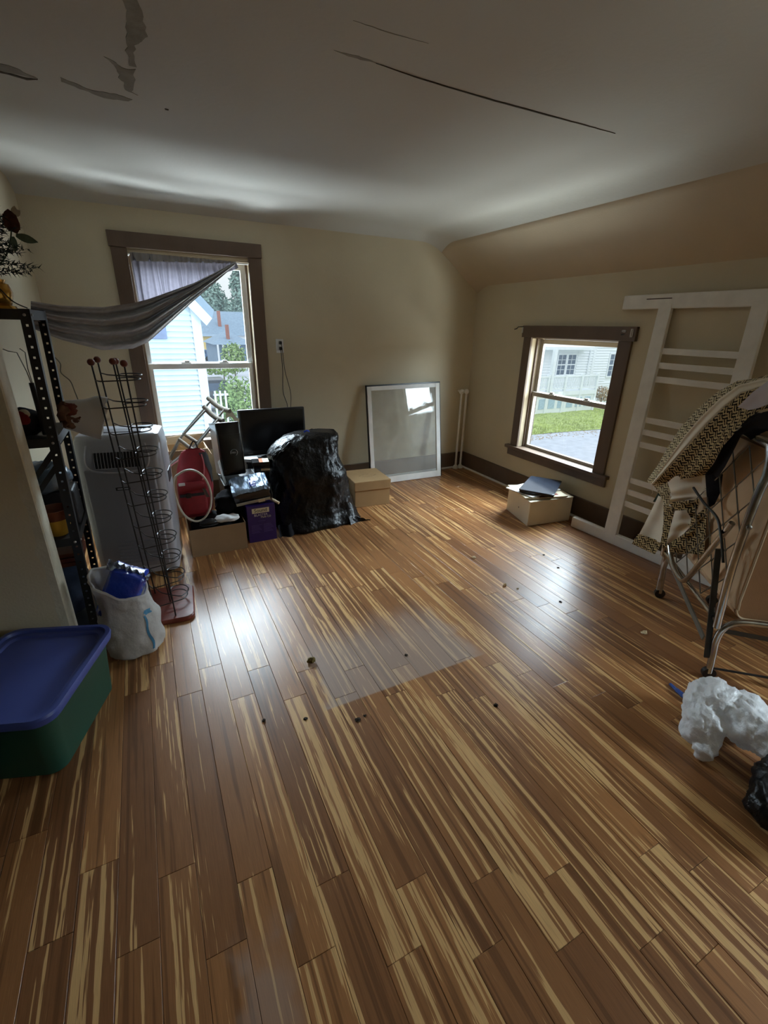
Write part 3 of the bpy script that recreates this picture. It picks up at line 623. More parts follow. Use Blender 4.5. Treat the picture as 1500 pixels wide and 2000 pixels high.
def pbag(a, b):
    an = a * 2 * PI; L = 0.02 + 0.17 * b; rad = (0.055 + 0.035 * b + 0.012 * math.sin(3 * an + 2) * b)
    c = Vector((-0.405, 2.71, 1.178)) + Vector((0.82, 0.0, -0.18)).normalized() * L
    z = c.z + rad * 1.15 * math.sin(an) + 0.02 * b * noise.noise(Vector((an, b * 3, 0)))
    return Vector((c.x + 0.35 * rad * math.sin(an) + 0.014 * noise.noise(Vector((an * 2, b * 4, 5))), c.y + rad * math.cos(an), max(1.109, z) if c.x < -.41 else z))
ob('bag_body', MB().grid(pbag, 28, 10, True), 'paper', pb, True, auto=50)
MT['wrap'] = mat('brown_wrapping_paper', (112, 82, 66), 0.8, 0, 0.4, 40)
for k, (c_, r_) in enumerate((((-.375, 2.665, 1.175), (.022, .03, .055)), ((-.345, 2.67, 1.195), (.03, .02, .035)), ((-.35, 2.665, 1.145), (.035, .022, .03)), ((-.318, 2.675, 1.168), (.022, .02, .028)))): blob('brown_wrapping', c_, r_, ('wrap', 'redwood', 'wrap', 'petal')[k], pb, 0.022, 34, 5 + k, 20, 14, flat=False)
pass; blob('dried_leaf', (-0.255, 2.69, 1.135), (0.034, 0.01, 0.016), 'olive', pb, 0.006, 30, 6, flat=False); blob('gold_leaf', (-0.29, 2.68, 1.20), (0.022, 0.02, 0.022), 'gold', pb, 0.008, 30, 7, flat=False)
ob('tie_cord', MB().tube(smooth_path([(-0.375, 2.78, 1.43), (-0.36, 2.78, 1.40), (-0.365, 2.77, 1.36), (-0.335, 2.77, 1.32), (-0.325, 2.76, 1.27), (-0.315, 2.74, 1.22)]), 0.0025, 5), 'galv', pb)
MT['brownbowl'] = mat('red_brown_bowl', (112, 58, 34), 0.45); MT['yellowbowl'] = mat('mustard_yellow_bowl', (196, 148, 48), 0.45)
for k, (z, r, m, lab) in enumerate(((0.617, 0.062, 'yellowbowl', 'mustard yellow bowl, lowest of the stack on the third shelf'), (0.641, 0.066, 'brownbowl', 'red brown bowl in the middle of the stacked bowls on the third shelf'), (0.668, 0.072, 'brownbowl', 'widest red brown bowl, top of the stack on the third shelf'))):
    pr = [(r * .62, 0), (r * .66, .004), (r * .88, .045), (r, .085), (r * .965, .085), (r * .85, .048), (r * .6, .010)]
    ob('bowl', MB().lathe(pr, (-0.497, 2.54, z), 28), m, None, True, label=lab, cat='bowl', group='stacked bowls on the third shelf', loc=(-0.497, 2.54, z))
MT['bluesheet'] = mat('pale_blue_plastic', (112, 130, 146), 0.25, 0, 0.15, 12, 0.3, 30)
mb = MB(); mb.box(-0.685, -0.415, 2.64, 2.82, 0.617, 0.80); ob('storage_box', mb.bevel(0.01), 'shelfsteel', None, label='dark box behind the bowls on the third shelf', cat='box', loc=(-0.55, 2.73, 0.617))
blob('plastic_sheet', (-0.545, 2.70, 0.865), (0.125, 0.12, 0.072), 'bluesheet', None, 0.02, 14, 8, label='crumpled pale blue plastic sheet on the dark box above the bowls', cat='plastic sheet')
MT['jeans'] = cloth_mat('dark_blue_cloth', (48, 58, 76), 0.0, 0.2, 30)
blob('folded_cloth', (-0.55, 2.655, 0.27), (0.105, 0.14, 0.165), 'jeans', None, 0.02, 10, 10, label='dark blue cloth piled on the lowest shelf', cat='cloth')
for k, (m, dz) in enumerate((('brownbowl', 0), ('redwood', 0.022), ('brownbowl', 0.044))):
    ob('magazine', MB().box(-0.62 + .01 * k, -0.43, 2.50 + .008 * k, 2.72, 0.447 + dz, 0.467 + dz).bevel(0.003), m, None, label=('lowest', 'middle', 'top')[k] + ' of three reddish magazines above the dark blue cloth', cat='magazine', group='magazines on the lowest shelf', loc=(-0.53, 2.6, 0.447 + dz))

# ------------------------------------------------------------------ portable air conditioner
MT['silver'] = mat('silver_plastic', (176, 178, 186), 0.32, 0.25, 0.03); MT['greyp'] = mat('grey_front_plastic', (146, 147, 154), 0.35, 0.25, 0.03); MT['louvre'] = mat('dark_louvre', (24, 25, 28), 0.5)
ac = thing('portable_air_conditioner', 'grey portable air conditioner standing left of the tall window', 'air conditioner', (-0.19, 3.25, 0))
AM = rotz((-0.195, 3.275, 0), -8)
def acbox(x0, x1, y0, y1, z0, z1, bev=0.0, seg=2):
    mb = MB().box(x0, x1, y0, y1, z0, z1)
    if bev: mb.bevel(bev, seg)
    for v in mb.bm.verts: v.co = AM @ v.co
    return mb
W_, D_ = 0.242, 0.185
mb = MB(); rings = []
for z, sxx, fy, by, rr in ((0.03, .95, .92, .97, .04), (0.06, .98, .97, 1, .05), (0.45, 1, 1.0, 1, .055), (0.80, 1, .98, 1, .06), (0.88, .99, .90, 1, .06), (0.93, .97, .78, .98, .06), (0.955, .93, .66, .93, .05), (0.962, .85, .55, .85, .05)):
    P = rrect(W_ * sxx, D_, rr, 5); rings.append([AM @ Vector((x, (y * fy if y < 0 else y * by), z)) for x, y in P])
mb.loft(rings); ob('body', mb, 'silver', ac, True, auto=35)
ob('front_panel', acbox(-0.20, 0.185, -0.196, -0.17, 0.09, 0.765, 0.012, 3), 'greyp', ac, True)
# curved discharge grille
mb = MB(); GX0, GX1 = -0.135, 0.12
prof = [(0.775, -0.192), (0.82, -0.185), (0.865, -0.170), (0.90, -0.150)]
mb.loft([[AM @ Vector((GX0, y, z)) for z, y in prof] + [AM @ Vector((GX0, y + .03, z - .005)) for z, y in prof[::-1]], [AM @ Vector((GX1, y, z)) for z, y in prof] + [AM @ Vector((GX1, y + .03, z - .005)) for z, y in prof[::-1]]])
gr = ob('discharge_grille', mb, 'louvre', ac)
for k in range(15):
    x = lerp(GX0 + .004, GX1 - .004, k / 14); ob('slat', MB().tube([AM @ Vector((x, y - .004, z)) for z, y in prof], 0.0016, 5), 'silver', gr)
fr = smooth_path([AM @ Vector(p) for p in ((GX0 - .03, -.155, .91), (GX0 - .045, -.183, .82), (GX0 - .01, -.197, .765), (0, -.2, .745), (GX1 + .01, -.197, .765), (GX1 + .045, -.183, .82), (GX1 + .03, -.155, .91))], 5)
ob('grille_surround', MB().tube(fr, 0.006, 6), 'silver', ac, True)
ob('name_plate', acbox(-0.045, 0.035, -0.1985, -0.194, 0.632, 0.652), 'louvre', ac, label='small black name plate')
mb = acbox(-0.035, 0.025, -0.2, -0.1985, 0.638, 0.646); ob('plate_print', mb, 'silver', ac, label='pale unreadable lettering')
for k in range(7): ob('intake_louvre', acbox(-0.10, 0.15, -0.204, -0.194, 0.115 + .026 * k, 0.128 + .026 * k, 0.003), 'greyp', ac)
ob('control_panel', acbox(-0.13, 0.13, -0.06, 0.05, 0.958, 0.967, 0.006), 'greyp', ac)
ob('control_button', acbox(-0.10, -0.085, -0.03, -0.02, 0.966, 0.969), 'louvre', ac)
ob('side_handle', acbox(0.238, 0.246, -0.06, 0.08, 0.62, 0.70, 0.004), 'louvre', ac)
for sx_ in (-1, 1):
    for sy_ in (-1, 1): ob('caster', MB().tube([AM @ Vector((sx_ * .18 - .012, sy_ * .12, .018)), AM @ Vector((sx_ * .18 + .012, sy_ * .12, .018))], 0.018, 12), 'black', ac)

# ------------------------------------------------------------------ wire disc tower on its wooden base
cd = thing('wire_disc_tower', 'tall black wire disc rack with wooden ball tips on a red wooden base', 'rack', (-0.13, 2.66, 0))
BMt = rotz((-0.165, 2.665, 0), -4)
mb = MB(); P = rrect(0.226, 0.195, 0.05, 5); mb.loft([[BMt @ Vector((x * s_, y * s_, z)) for x, y in P] for z, s_ in ((0, .985), (.004, 1), (.022, 1), (.03, .975))]); ob('base', mb, 'redwood', cd, True, auto=35)
HT = 1.41
rods = {'a': ((-.160, 2.63), (-.218, 2.62)), 'b': ((-.150, 2.80), (-.203, 2.79)), 'c': ((-.072, 2.665), (-.130, 2.655)), 'd': ((-.062, 2.685), (-.119, 2.675)), 'e': ((-.053, 2.50), (-.080, 2.52))}
def rod_at(k, z): (x0, y0), (x1, y1) = rods[k]; t_ = (z - .03) / (HT - .03); return Vector((lerp(x0, x1, t_), lerp(y0, y1, t_), z))
for k in rods:
    ob('rod', MB().tube([rod_at(k, .028), rod_at(k, HT)], 0.0042, 6), 'wire', cd)
    ob('ball_tip', MB().ball(rod_at(k, HT + .008), 0.0165, 12, 8), 'knob', cd, True, label='red brown wooden ball')
for n_ in range(11):
    z = 1.335 - 0.127 * n_
    for (k1, k2, dz) in (('a', 'c', 0), ('d', 'b', 0.018)):
        p, q = rod_at(k1, z + dz), rod_at(k2, z + dz)
        if k1 == 'd': p, q = q, p
        A = p; B_ = q; cx_ = B_ + Vector((0.045, 0.0, 0)); r_ = 0.068
        yo = Vector((0, -r_, 0)) if k1 == 'a' else Vector((0, -r_ * .7, 0))
        pts = [A, A + Vector((0.02, -r_ * .75, 0)), A.lerp(B_, .5) + yo] + [cx_ + Vector((r_ * .85 * math.sin(th), -r_ * math.cos(th), 0)) for th in (0, .5, 1.0, 1.57, 2.1, 2.6, 3.1)] + [B_ + Vector((0.012, .055, 0)), B_ + Vector((0, .004, 0))]
        pts = smooth_path(pts, 3)
        ob('disc_loop', MB().tube(pts, 0.0032, 5), 'wire', cd, True)

# ------------------------------------------------------------------ shopping bag with a blue pack, storage tote
MT['bagplastic'] = cloth_mat('white_shopping_bag_film', (206, 204, 200), 0.25, 0.05, 12, 0.5, 45); MT['bluefilm'] = mat('shiny_blue_film', (36, 66, 176), 0.16, 0, 0.2, 12, 0.5, 30, spec=0.8); MT['clearfilm'] = mat('crinkled_silver_film', (172, 186, 206), 0.12, 0.5, 0.2, 40, 1.0, 90); MT['bluep'] = mat('blue_bag_print', (62, 128, 168), 0.5)
bx, by = -0.262, 2.318
sb = thing('shopping_bag', 'white plastic shopping bag on the floor beside the tote, open around a blue pack', 'bag', (bx, by, 0))
def bagr(an, b):
    z = 0.40 * b
    r = interp([0, .03, .2, .5, .75, 1], [.10, .122, .132, .125, .108, .112], b)
    w_ = 0.012 * noise.noise(Vector((math.cos(an) * 2, math.sin(an) * 2, b * 5))) + 0.006 * noise.noise(Vector((math.cos(an) * 6, math.sin(an) * 6, b * 9)))
    tilt = 0.07 * math.cos(an - 2.6) * b * b * b
    return Vector((bx + 0.008 + (r + w_) * 1.06 * math.cos(an) - .02 * b * b, by + (r + w_) * 0.88 * math.sin(an), max(0.001, z + tilt + 0.006 * math.sin(5 * an) * b)))
mb = MB(); mb.grid(lambda a, b: bagr(a * 2 * PI, b), 56, 26, True);
ob('bag_film', mb, 'bagplastic', sb, True, auto=180)
mb = MB(); 
def bagrim(a, b): p = bagr(a * 2 * PI, 1); d = Vector((p.x - bx, p.y - by, 0)).normalized(); return p + d * (0.004 - .014 * b) + Vector((0, 0, 0.008 * math.sin(b * PI)))
ob('rolled_rim', mb.grid(bagrim, 56, 3, True), 'bagplastic', sb, True, auto=180)
for a0, a1, b0, b1, nm in ((-1.02, -.93, .10, .62, 'printed_line'), (-.92, -.55, .62, .70, 'printed_patch')):
    ob(nm, MB().grid(lambda a, b: (lambda p: p + Vector((p.x - bx, p.y - by, 0)).normalized() * 0.0025)(bagr(lerp(a0, a1, a) + (0.03 * math.sin(b * 9)), lerp(b0, b1, b))), 6, 14), 'bluep', sb, True, auto=180, label='faded blue print')
bp_ = thing('blue_pack', 'shiny blue plastic wrapped pack sticking out of the white shopping bag', 'pack', (bx, by, 0.14))
PM = Matrix.Translation((bx - .002, by + .0, 0.345)) @ Matrix.Rotation(math.radians(-14), 4, 'Z') @ Matrix.Rotation(math.radians(24), 4, 'Y')
mb = MB().box(-.078, .078, -.062, .062, -.13, .135); mb.bevel(.022, 3); mb.subdiv(2); mb.crumple(.010, 16, 3)
for v in mb.bm.verts: v.co = PM @ v.co
ob('pack_body', mb, 'bluefilm', bp_, True, auto=180)
def fin(a, b):
    p = PM @ Vector((lerp(-.10, .095, a), -.02 + .012 * math.sin(a * 40) * (1 - b) + .02 * (noise.noise(Vector((a * 12, b * 3, 1)))), .115 + .058 * (1 - b) * (1 - .6 * a)))
    return p
ob('crimped_seam', MB().grid(fin, 60, 6), 'clearfilm', bp_, True, auto=180, label='crinkled silvery seam')

MT['lid'] = mat('blue_tote_lid', (70, 86, 158), 0.42, 0, 0.05, 6, 0.04, 200); MT['tote'] = mat('dark_green_tote', (34, 74, 60), 0.42, 0, 0.05, 6, 0.05, 200)
tt = thing('storage_tote', 'dark green plastic storage tote with blue lid in front of the partition', 'tote', (-0.66, 1.86, 0))
ex, ey = Vector((.943, -.334, 0)), Vector((.334, .943, 0))
TC = ex * -1.205 + ey * 1.60
def tp_(x, y, z): return TC + ex * x + ey * y + Vector((0, 0, z))
mb = MB(); rr = []
for z, hx, hy, r in ((0.0, .178, .232, .05), (.006, .186, .240, .055), (.20, .197, .253, .06), (.262, .202, .258, .06), (.264, .214, .270, .065), (.285, .214, .270, .065), (.285, .200, .256, .06), (.02, .175, .23, .05)):
    rr.append([tp_(x, y, z) for x, y in rrect(hx, hy, r, 6)])
mb.loft(rr); ob('body', mb, 'tote', tt, True, auto=35)
mb = MB(); rr = []
for z, hx, hy, r in ((.272, .222, .278, .07), (.300, .228, .284, .075), (.310, .224, .280, .072), (.310, .208, .264, .06), (.297, .204, .260, .058), (.297, .186, .240, .05), (.288, .178, .232, .045)):
    rr.append([tp_(x, y, z) for x, y in rrect(hx, hy, r, 6)])
mb.loft(rr); ob('lid', mb, 'lid', tt, True, auto=35)
MT['label'] = mat('worn_cream_label', (176, 172, 140), 0.6, 0, 0.2, 40)
hp = TC + ey * -.252; ob('handle_label', MB().hexa([tp_(-.16, -.252, .15), tp_(-.02, -.2525, .15), tp_(-.02, -.246, .15), tp_(-.16, -.246, .15)], [tp_(-.16, -.2572, .195), tp_(-.02, -.2572, .195), tp_(-.02, -.25, .195), tp_(-.16, -.25, .195)]).bevel(.004), 'label', tt)

# ------------------------------------------------------------------ the heap under the tall window
def obox(x0, x1, y0, y1, z0, z1, th=0.004):
    """open topped box: four sides and a bottom, wall thickness th"""
    mb = MB(); mb.box(x0, x1, y0, y0 + th, z0, z1); mb.box(x0, x1, y1 - th, y1, z0, z1); mb.box(x0, x0 + th, y0 + th, y1 - th, z0, z1); mb.box(x1 - th, x1, y0 + th, y1 - th, z0, z1); mb.box(x0 + th, x1 - th, y0 + th, y1 - th, z0, z0 + th); return mb
cb = thing('cardboard_box', 'open brown cardboard box on the floor under the red backpack', 'box', (0.31, 3.40, 0))
ob('box_body', obox(0.112, 0.508, 3.262, 3.60, 0, 0.215), 'board', cb)
MT['clothblack'] = cloth_mat('black_fabric', (24, 24, 28), 0, 0.2, 30); MT['redbag'] = mat('red_nylon', (142, 30, 40), 0.6, 0, 0.12, 20, 0.15, 300); MT['greybag'] = mat('charcoal_nylon', (48, 48, 54), 0.65, 0, 0.15, 20); MT['pinkcord'] = mat('pink_piping', (206, 104, 110), 0.5); MT['hose'] = mat('cream_hose', (214, 208, 190), 0.45)
blob('black_clothes', (0.31, 3.44, 0.16), (0.175, 0.15, 0.095), 'clothblack', None, 0.02, 12, 11, label='black clothes filling the open cardboard box', cat='clothes')
blob('black_jacket', (0.44, 3.50, 0.30), (0.10, 0.10, 0.10), 'clothblack', None, 0.03, 10, 12, label='black jacket heaped between the red backpack and the plastic pack', cat='jacket')
blob('white_cloth', (0.385, 3.325, 0.247), (0.09, 0.055, 0.022), 'paper', None, 0.012, 16, 13, label='crumpled white cloth on the front edge of the open cardboard box', cat='cloth')
sg = thing('black_shoe', 'black shoe with grey sole at the front left of the cardboard box', 'shoe', (0.26, 3.31, 0.22))
blob('upper', (0.255, 3.305, 0.243), (0.065, 0.035, 0.022), 'blacklastic', sg, 0.004, 12, 14); blob('sole', (0.255, 3.303, 0.228), (0.068, 0.037, 0.008), 'greybag', sg, 0.001, 10, 15)

bp = thing('backpack', 'red and charcoal backpack standing in the open cardboard box', 'backpack', (0.21, 3.50, 0.25))
def bpr(an, b):
    hx = interp([0, .1, .45, .7, .88, .96, 1], [.10, .118, .125, .118, .098, .08, .05], b); hy = interp([0, .3, .7, 1], [.07, .085, .07, .02], b)
    c, s_ = math.cos(an), math.sin(an); e = 0.65
    x = hx * math.copysign(abs(c) ** e, c); y = hy * math.copysign(abs(s_) ** e, s_)
    lean = .035 * b
    return Vector((0.195 + x + lean + .004 * noise.noise(Vector((an * 2, b * 8, 0))), 3.49 + y + 0.05 * b, 0.255 + 0.485 * b))
mb = MB(); mb.grid(lambda a, b: bpr(a * 2 * PI, b), 40, 24, True); ob('main_bag', mb, 'redbag', bp, True, auto=180)
def bside(a, b): p = bpr(lerp(-1.25, 0.5, a), lerp(.08, .92, b)); return p + Vector((p.x - .21, p.y - 3.5, 0)).normalized() * .006
ob('side_panel', MB().grid(lambda a, b: (lambda p, bb: p + Vector((p.x - .195 - .035 * bb, p.y - 3.49 - .05 * bb, 0)).normalized() * .005)(bpr(lerp(-1.35 + .8 * (1 - b), .6, a), lerp(.50, .95, b)), lerp(.50, .95, b)), 14, 14), 'greybag', bp, True, auto=180, label='charcoal side panel')
pk = MB(); rr = []
for k, (s_, dy) in enumerate(((1, 0), (1, -.02), (.92, -.04), (.8, -.045))):
    rr.append([Vector((0.178 + x * s_, 3.415 + dy, 0.405 + z * s_)) for x, z in rrect(.095, .125, .04, 5)])
pko = ob('front_pocket', pk.loft(rr), 'redbag', bp, True, auto=60)
ob('pocket_flap', MB().grid(lambda a, b: Vector((0.088 + .185 * a, 3.366 - .012 * math.sin(PI * b) - .004, 0.525 - .055 * b - .02 * (a - .3) * (1 - b) + .012 * a)), 10, 5), 'redbag', pko, True, auto=180)
ob('buckle_strap', MB().box(.092, .135, 3.345, 3.352, .528, .550).bevel(.003), 'paper', pko, label='white strap end'); ob('strap', MB().box(.09, .255, 3.350, 3.357, .440, .462).bevel(.003), 'greybag', pko)
ob('buckle', MB().box(.13, .165, 3.344, 3.356, .432, .468).bevel(.004), 'blacklastic', pko)
ob('piping', MB().tube(smooth_path([bpr(-1.05, .93) + Vector((0, -.008, 0)), bpr(-1.1, .80) + Vector((0, -.01, 0)), bpr(-1.2, .66) + Vector((0, -.012, 0)), bpr(-1.35, .575) + Vector((0, -.02, 0))]), .0045, 6), 'pinkcord', bp, True, label='pink reflective piping')
ob('key_tag', MB().grid(lambda a, b: Vector((.238 + .022 * a + .028 * b, 3.352 + .006 * math.sin(a * 4), .505 - .085 * b)), 4, 8), 'galv', bp, True, auto=180, label='grey hanging tag')
ob('carry_loop', MB().tube(smooth_path([bpr(1.2, .95), bpr(1.4, 1) + Vector((0, .02, .05)), bpr(1.8, .95)]), .006, 6), 'greybag', bp, True)
cpt = [(.085, 3.37, .60), (.15, 3.345, .640), (.213, 3.34, .632), (.268, 3.335, .575), (.296, 3.335, .47), (.285, 3.33, .36), (.235, 3.33, .275), (.17, 3.33, .255), (.11, 3.335, .30), (.075, 3.345, .38), (.06, 3.36, .48), (.065, 3.37, .56)]
ob('drain_hose', MB().tube(smooth_path(cpt + [cpt[0]], 5)[:-1], .0075, 8, closed=True), 'hose', None, True, label='cream plastic hose bent in a loop over the red backpack', cat='hose', loc=(.18, 3.35, .25))

b2 = thing('cardboard_carton', 'tall open brown carton behind the red backpack under the window', 'box', (.23, 4.2, 0))
ob('box_body', obox(.075, .385, 4.10, 4.36, 0, .60), 'board', b2)
ob('flap', MB().hexa([(.075, 4.36, .60), (.385, 4.36, .60), (.385, 4.364, .60), (.075, 4.364, .60)], [(.09, 4.40, .655), (.385, 4.40, .67), (.385, 4.404, .67), (.09, 4.404, .655)]), 'board', b2)
ob('flap', MB().hexa([(.379, 4.10, .598), (.385, 4.10, .60), (.385, 4.36, .60), (.379, 4.36, .598)], [(.415, 4.12, .53), (.419, 4.12, .53), (.419, 4.34, .53), (.415, 4.34, .53)]), 'board', b2)
MT['alu'] = mat('aluminium_tube', (188, 188, 184), 0.3, 1.0, 0.1, 20); MT['pad'] = mat('grey_foam_pad', (136, 128, 116), 0.85, 0, 0.08, 30, 0.2, 200)
def crutch(A, B, Dn, lab):
    """A, B ends of the arm pad; Dn the point where the two legs run together"""
    A, B, Dn = Vector(A), Vector(B), Vector(Dn)
    t = thing('crutch', lab, 'crutch', tuple(Dn), 'crutches in the window')
    n_ = 9; pts = [A.lerp(B, k / n_) + Vector((0, 0, -.022 * math.sin(PI * k / n_))) for k in range(n_ + 1)]
    ob('arm_pad', MB().tube(pts, [.019] + [.0215] * (n_ - 1) + [.019], 10), 'pad', t, True, label='grey foam arm pad')
    ends = []
    for q, (s_, e_) in enumerate(((.16, -.11), (.80, .11))):
        p0 = A.lerp(B, s_); ax = (B - A).normalized(); p1 = Dn.lerp((A + B) / 2, .42) + ax * e_ * .75; p2 = Dn + ax * e_ * .1
        ob('upright', MB().tube([p0, p1, p2], .0095, 8), 'alu', t, True); ends.append(p1)
    ob('hand_grip', MB().tube([ends[0], ends[1]], .015, 10), 'pad', t, True); 
    d = (Dn - (A + B) / 2).normalized(); foot = Dn + d * .28
    ob('lower_leg', MB().tube([Dn - d * .03, foot], .011, 8), 'alu', t, True); ob('rubber_tip', MB().lathe([(.011, 0), (.015, .01), (.019, .05)], foot, 12, (d.to_track_quat('Z', 'Y')).to_matrix().to_4x4()), 'pad', t, True)
    return t
crutch(at_y(406, 777, 4.26), at_y(449, 803, 4.06), at_y(330, 905, 4.02), 'aluminium crutch with grey pad, farther of two leaning across the tall window')
crutch(at_y(398, 794, 4.16), at_y(436, 822, 3.98), at_y(322, 915, 3.86), 'aluminium crutch with grey pad, nearer of two leaning beside the computer tower')
# support hidden below: two dark crates
for (x0, x1, y0, y1, z1, lab) in ((.43, .765, 3.60, 3.98, .412, 'black plastic crate under the computer tower'), (.70, 1.30, 4.08, 4.40, .455, 'black plastic crate under the flat monitor')):
    t = thing('plastic_crate', lab, 'crate', ((x0 + x1) / 2, (y0 + y1) / 2, 0))
    ob('body', MB().box(x0, x1, y0, y1, 0, z1 - .03).bevel(.01), 'blacklastic', t); ob('rim', MB().box(x0 - .006, x1 + .006, y0 - .006, y1 + .006, z1 - .03, z1).bevel(.006), 'blacklastic', t)
MT['pcside'] = mat('silver_grey_steel_panel', (196, 198, 200), 0.3, 0.6, 0.05, 6); MT['gloss'] = mat('glossy_black_plastic', (10, 10, 13), 0.22)
pc = thing('computer_tower', 'black computer tower with silver side standing in front of the window', 'computer', (.52, 3.83, .478))
PMx = rotz((.520, 3.635, 0), 4) @ Matrix.Translation((0, 0, .478)) @ Matrix.Rotation(math.radians(-11), 4, 'X') @ Matrix.Translation((0, 0, -.478))
def pcb(x0, x1, y0, y1, z0, z1, bev=0, seg=2):
    mb = MB().box(x0, x1, y0, y1, z0, z1)
    if bev: mb.bevel(bev, seg)
    for v in mb.bm.verts: v.co = PMx @ v.co
    return mb
ob('case', pcb(-.086, .086, .03, .30, .482, .885, .004), 'pcside', pc); ob('front_bezel', pcb(-.09, .09, -.01, .035, .478, .895, .012, 3), 'gloss', pc, True)
rg = PMx @ Vector((.018, -.0115, .655))
lg = ob('emblem_ring', MB().tube([rg + Vector((.026 * math.cos(2 * PI * k / 28), 0, .026 * math.sin(2 * PI * k / 28))) for k in range(28)], .0022, 6, closed=True), 'alu', pc, True, label='silver ring emblem')
text('emblem_letters', 'DELL', 'alu', lg, .0165, frame_M(rg, PMx.to_3x3() @ Vector((1, 0, 0)), PMx.to_3x3() @ Vector((0, -1, 0))))
ob('top_cover', pcb(-.088, .088, .02, .30, .885, .895, .003), 'gloss', pc); ob('power_button', pcb(-.078, -.060, -.0125, -.008, .515, .521), 'shelfsteel', pc)
ob('bay_seam', pcb(-.085, .085, -.0112, -.009, .80, .8015), 'shelfsteel', pc); ob('edge_trim', pcb(.088, .0915, -.008, .03, .49, .885, .001), 'alu', pc, label='pale edge trim')
mo = thing('flat_monitor', 'wide black flat monitor behind the computer tower', 'monitor', (.99, 4.17, .455))
MMx = rotz((.985, 4.13, 0), 0) @ Matrix.Rotation(math.radians(-4), 4, 'X')
def mnb(x0, x1, y0, y1, z0, z1, bev=0, seg=2):
    mb = MB().box(x0, x1, y0, y1, z0, z1)
    if bev: mb.bevel(bev, seg)
    for v in mb.bm.verts: v.co = MMx @ v.co
    return mb
ob('housing', mnb(-.305, .305, 0, .045, .478, .895, .01, 3), 'blacklastic', mo, True)
ob('screen', mnb(-.285, .285, -.0015, .001, .525, .875), 'gloss', mo, label='dark glossy screen'); ob('name_print', mnb(-.25, -.21, -.001, .0005, .497, .502), 'galv', mo, label='small pale lettering')
ob('stand_neck', mnb(-.04, .04, .03, .06, .462, .54, .005), 'blacklastic', mo); ob('stand_foot', MB().lathe([(.13, 0), (.13, .008), (.06, .016)], (.985, 4.18, .455), 28), 'blacklastic', mo, True)
# papers and a disc case on the crate right of the tower
ob('paper_stack', MB().hexa([(.66, 3.98, .479), (.775, 3.90, .479), (.785, 4.04, .479), (.68, 4.05, .479)], [(.66, 3.98, .505), (.775, 3.90, .505), (.785, 4.04, .505), (.68, 4.05, .505)]), 'paper', None, label='white paper stack on the black crate right of the computer tower', cat='paper', loc=(.72, 4.0, .479))
pp = ob('leaning_paper', MB().grid(lambda a, b: Vector((.395 + .028 * a + .03 * b, 3.56 + .10 * a, .62 - .19 * b - .01 * a)), 6, 8), 'paper', None, True, label='white paper sheet leaning against the left side of the computer tower', cat='paper', loc=(.41, 3.6, .43))
po = ob('printed_leaflet', MB().grid(lambda a, b: at_y(441 + 26 * a, 817 - 14 * math.sin(PI * min(1, .2 + a)) * 1.1 + 12 * b, 4.08), 8, 4), 'news', None, True, auto=180, label='crumpled patterned leaflet behind the top of the computer tower', cat='paper', loc=tuple(at_y(452, 815, 4.08)))
vt = thing('disc_case', 'black case with an orange and white label behind the black bin bag', 'case', (.75, 3.70, .53))
VM = rotz((.748, 3.69, .548), -8)
MT['orange'] = mat('orange_label', (226, 120, 66), 0.5)
for nm, bx_, m_ in (('case_body', (-.075, .062, -.06, .06, -.02, .012), 'gloss'), ('orange_label', (-.018, .010, -.0595, .055, .0122, .0135), 'orange'), ('white_label', (.010, .058, -.0595, .055, .0122, .0135), 'ylabel')):
    mb = MB().box(*bx_)
    for v in mb.bm.verts: v.co = VM @ v.co
    ob(nm, mb, m_, vt)
v2 = thing('video_case', 'black case with a white stripe, under the orange labelled case', 'case', (.75, 3.69, .48))
for nm, bx_, m_ in (('case_body', (-.065, .06, -.07, .05, -.072, -.021), 'gloss'), ('white_stripe', (-.01, .061, -.0715, -.0695, -.056, -.038), 'ylabel')):
    mb = MB().box(*bx_)
    for v in mb.bm.verts: v.co = VM @ v.co
    ob(nm, mb, m_, v2)
ob('black_book', MB().box(.672, .764, 3.62, 3.76, .413, .474).bevel(.004), 'blacklastic', None, label='thick black book under the two black cases on the crate', cat='book', loc=(.72, 3.69, .413))
# purple software box with its printing
sbx = thing('software_box', 'purple box printed Sound Blaster in front of the bin bag', 'box', (.64, 3.42, 0))
ob('carton', MB().box(.536, .752, 3.335, 3.50, 0, .305).bevel(.002), 'purple', sbx)
Yf = 3.3345
fm = lambda x, z: frame_M((x, Yf, z), (1, 0, 0), (0, -1, 0))
ob('title_panel', MB().box(.574, .706, Yf - .0006, Yf, .243, .283), 'ylabel', sbx, label='pale title panel')
text('title_text', 'Sound', 'inkblack', sbx, .040, fm(.640, .2635), .0012); text('title_text', 'BLASTER', 'ink', sbx, .026, fm(.640, .226), .0008, spacing=1.05); text('title_text', 'Multi CD', 'ylabel', sbx, .021, fm(.678, .206), .0008)
mb = MB(); mb.box(.615, .672, Yf - .0008, Yf, .1745, .177)
for c_, x0 in ((0, .560), (1, .655)):
    for k in range(7): mb.box(x0, x0 + (.078 - .02 * ((k * 7 + c_ * 3) % 4) / 3), Yf - .0008, Yf, .142 - .0105 * k, .1455 - .0105 * k)
ob('small_print', mb, 'inkpurp', sbx, label='faded lines of small print', kind='stuff')
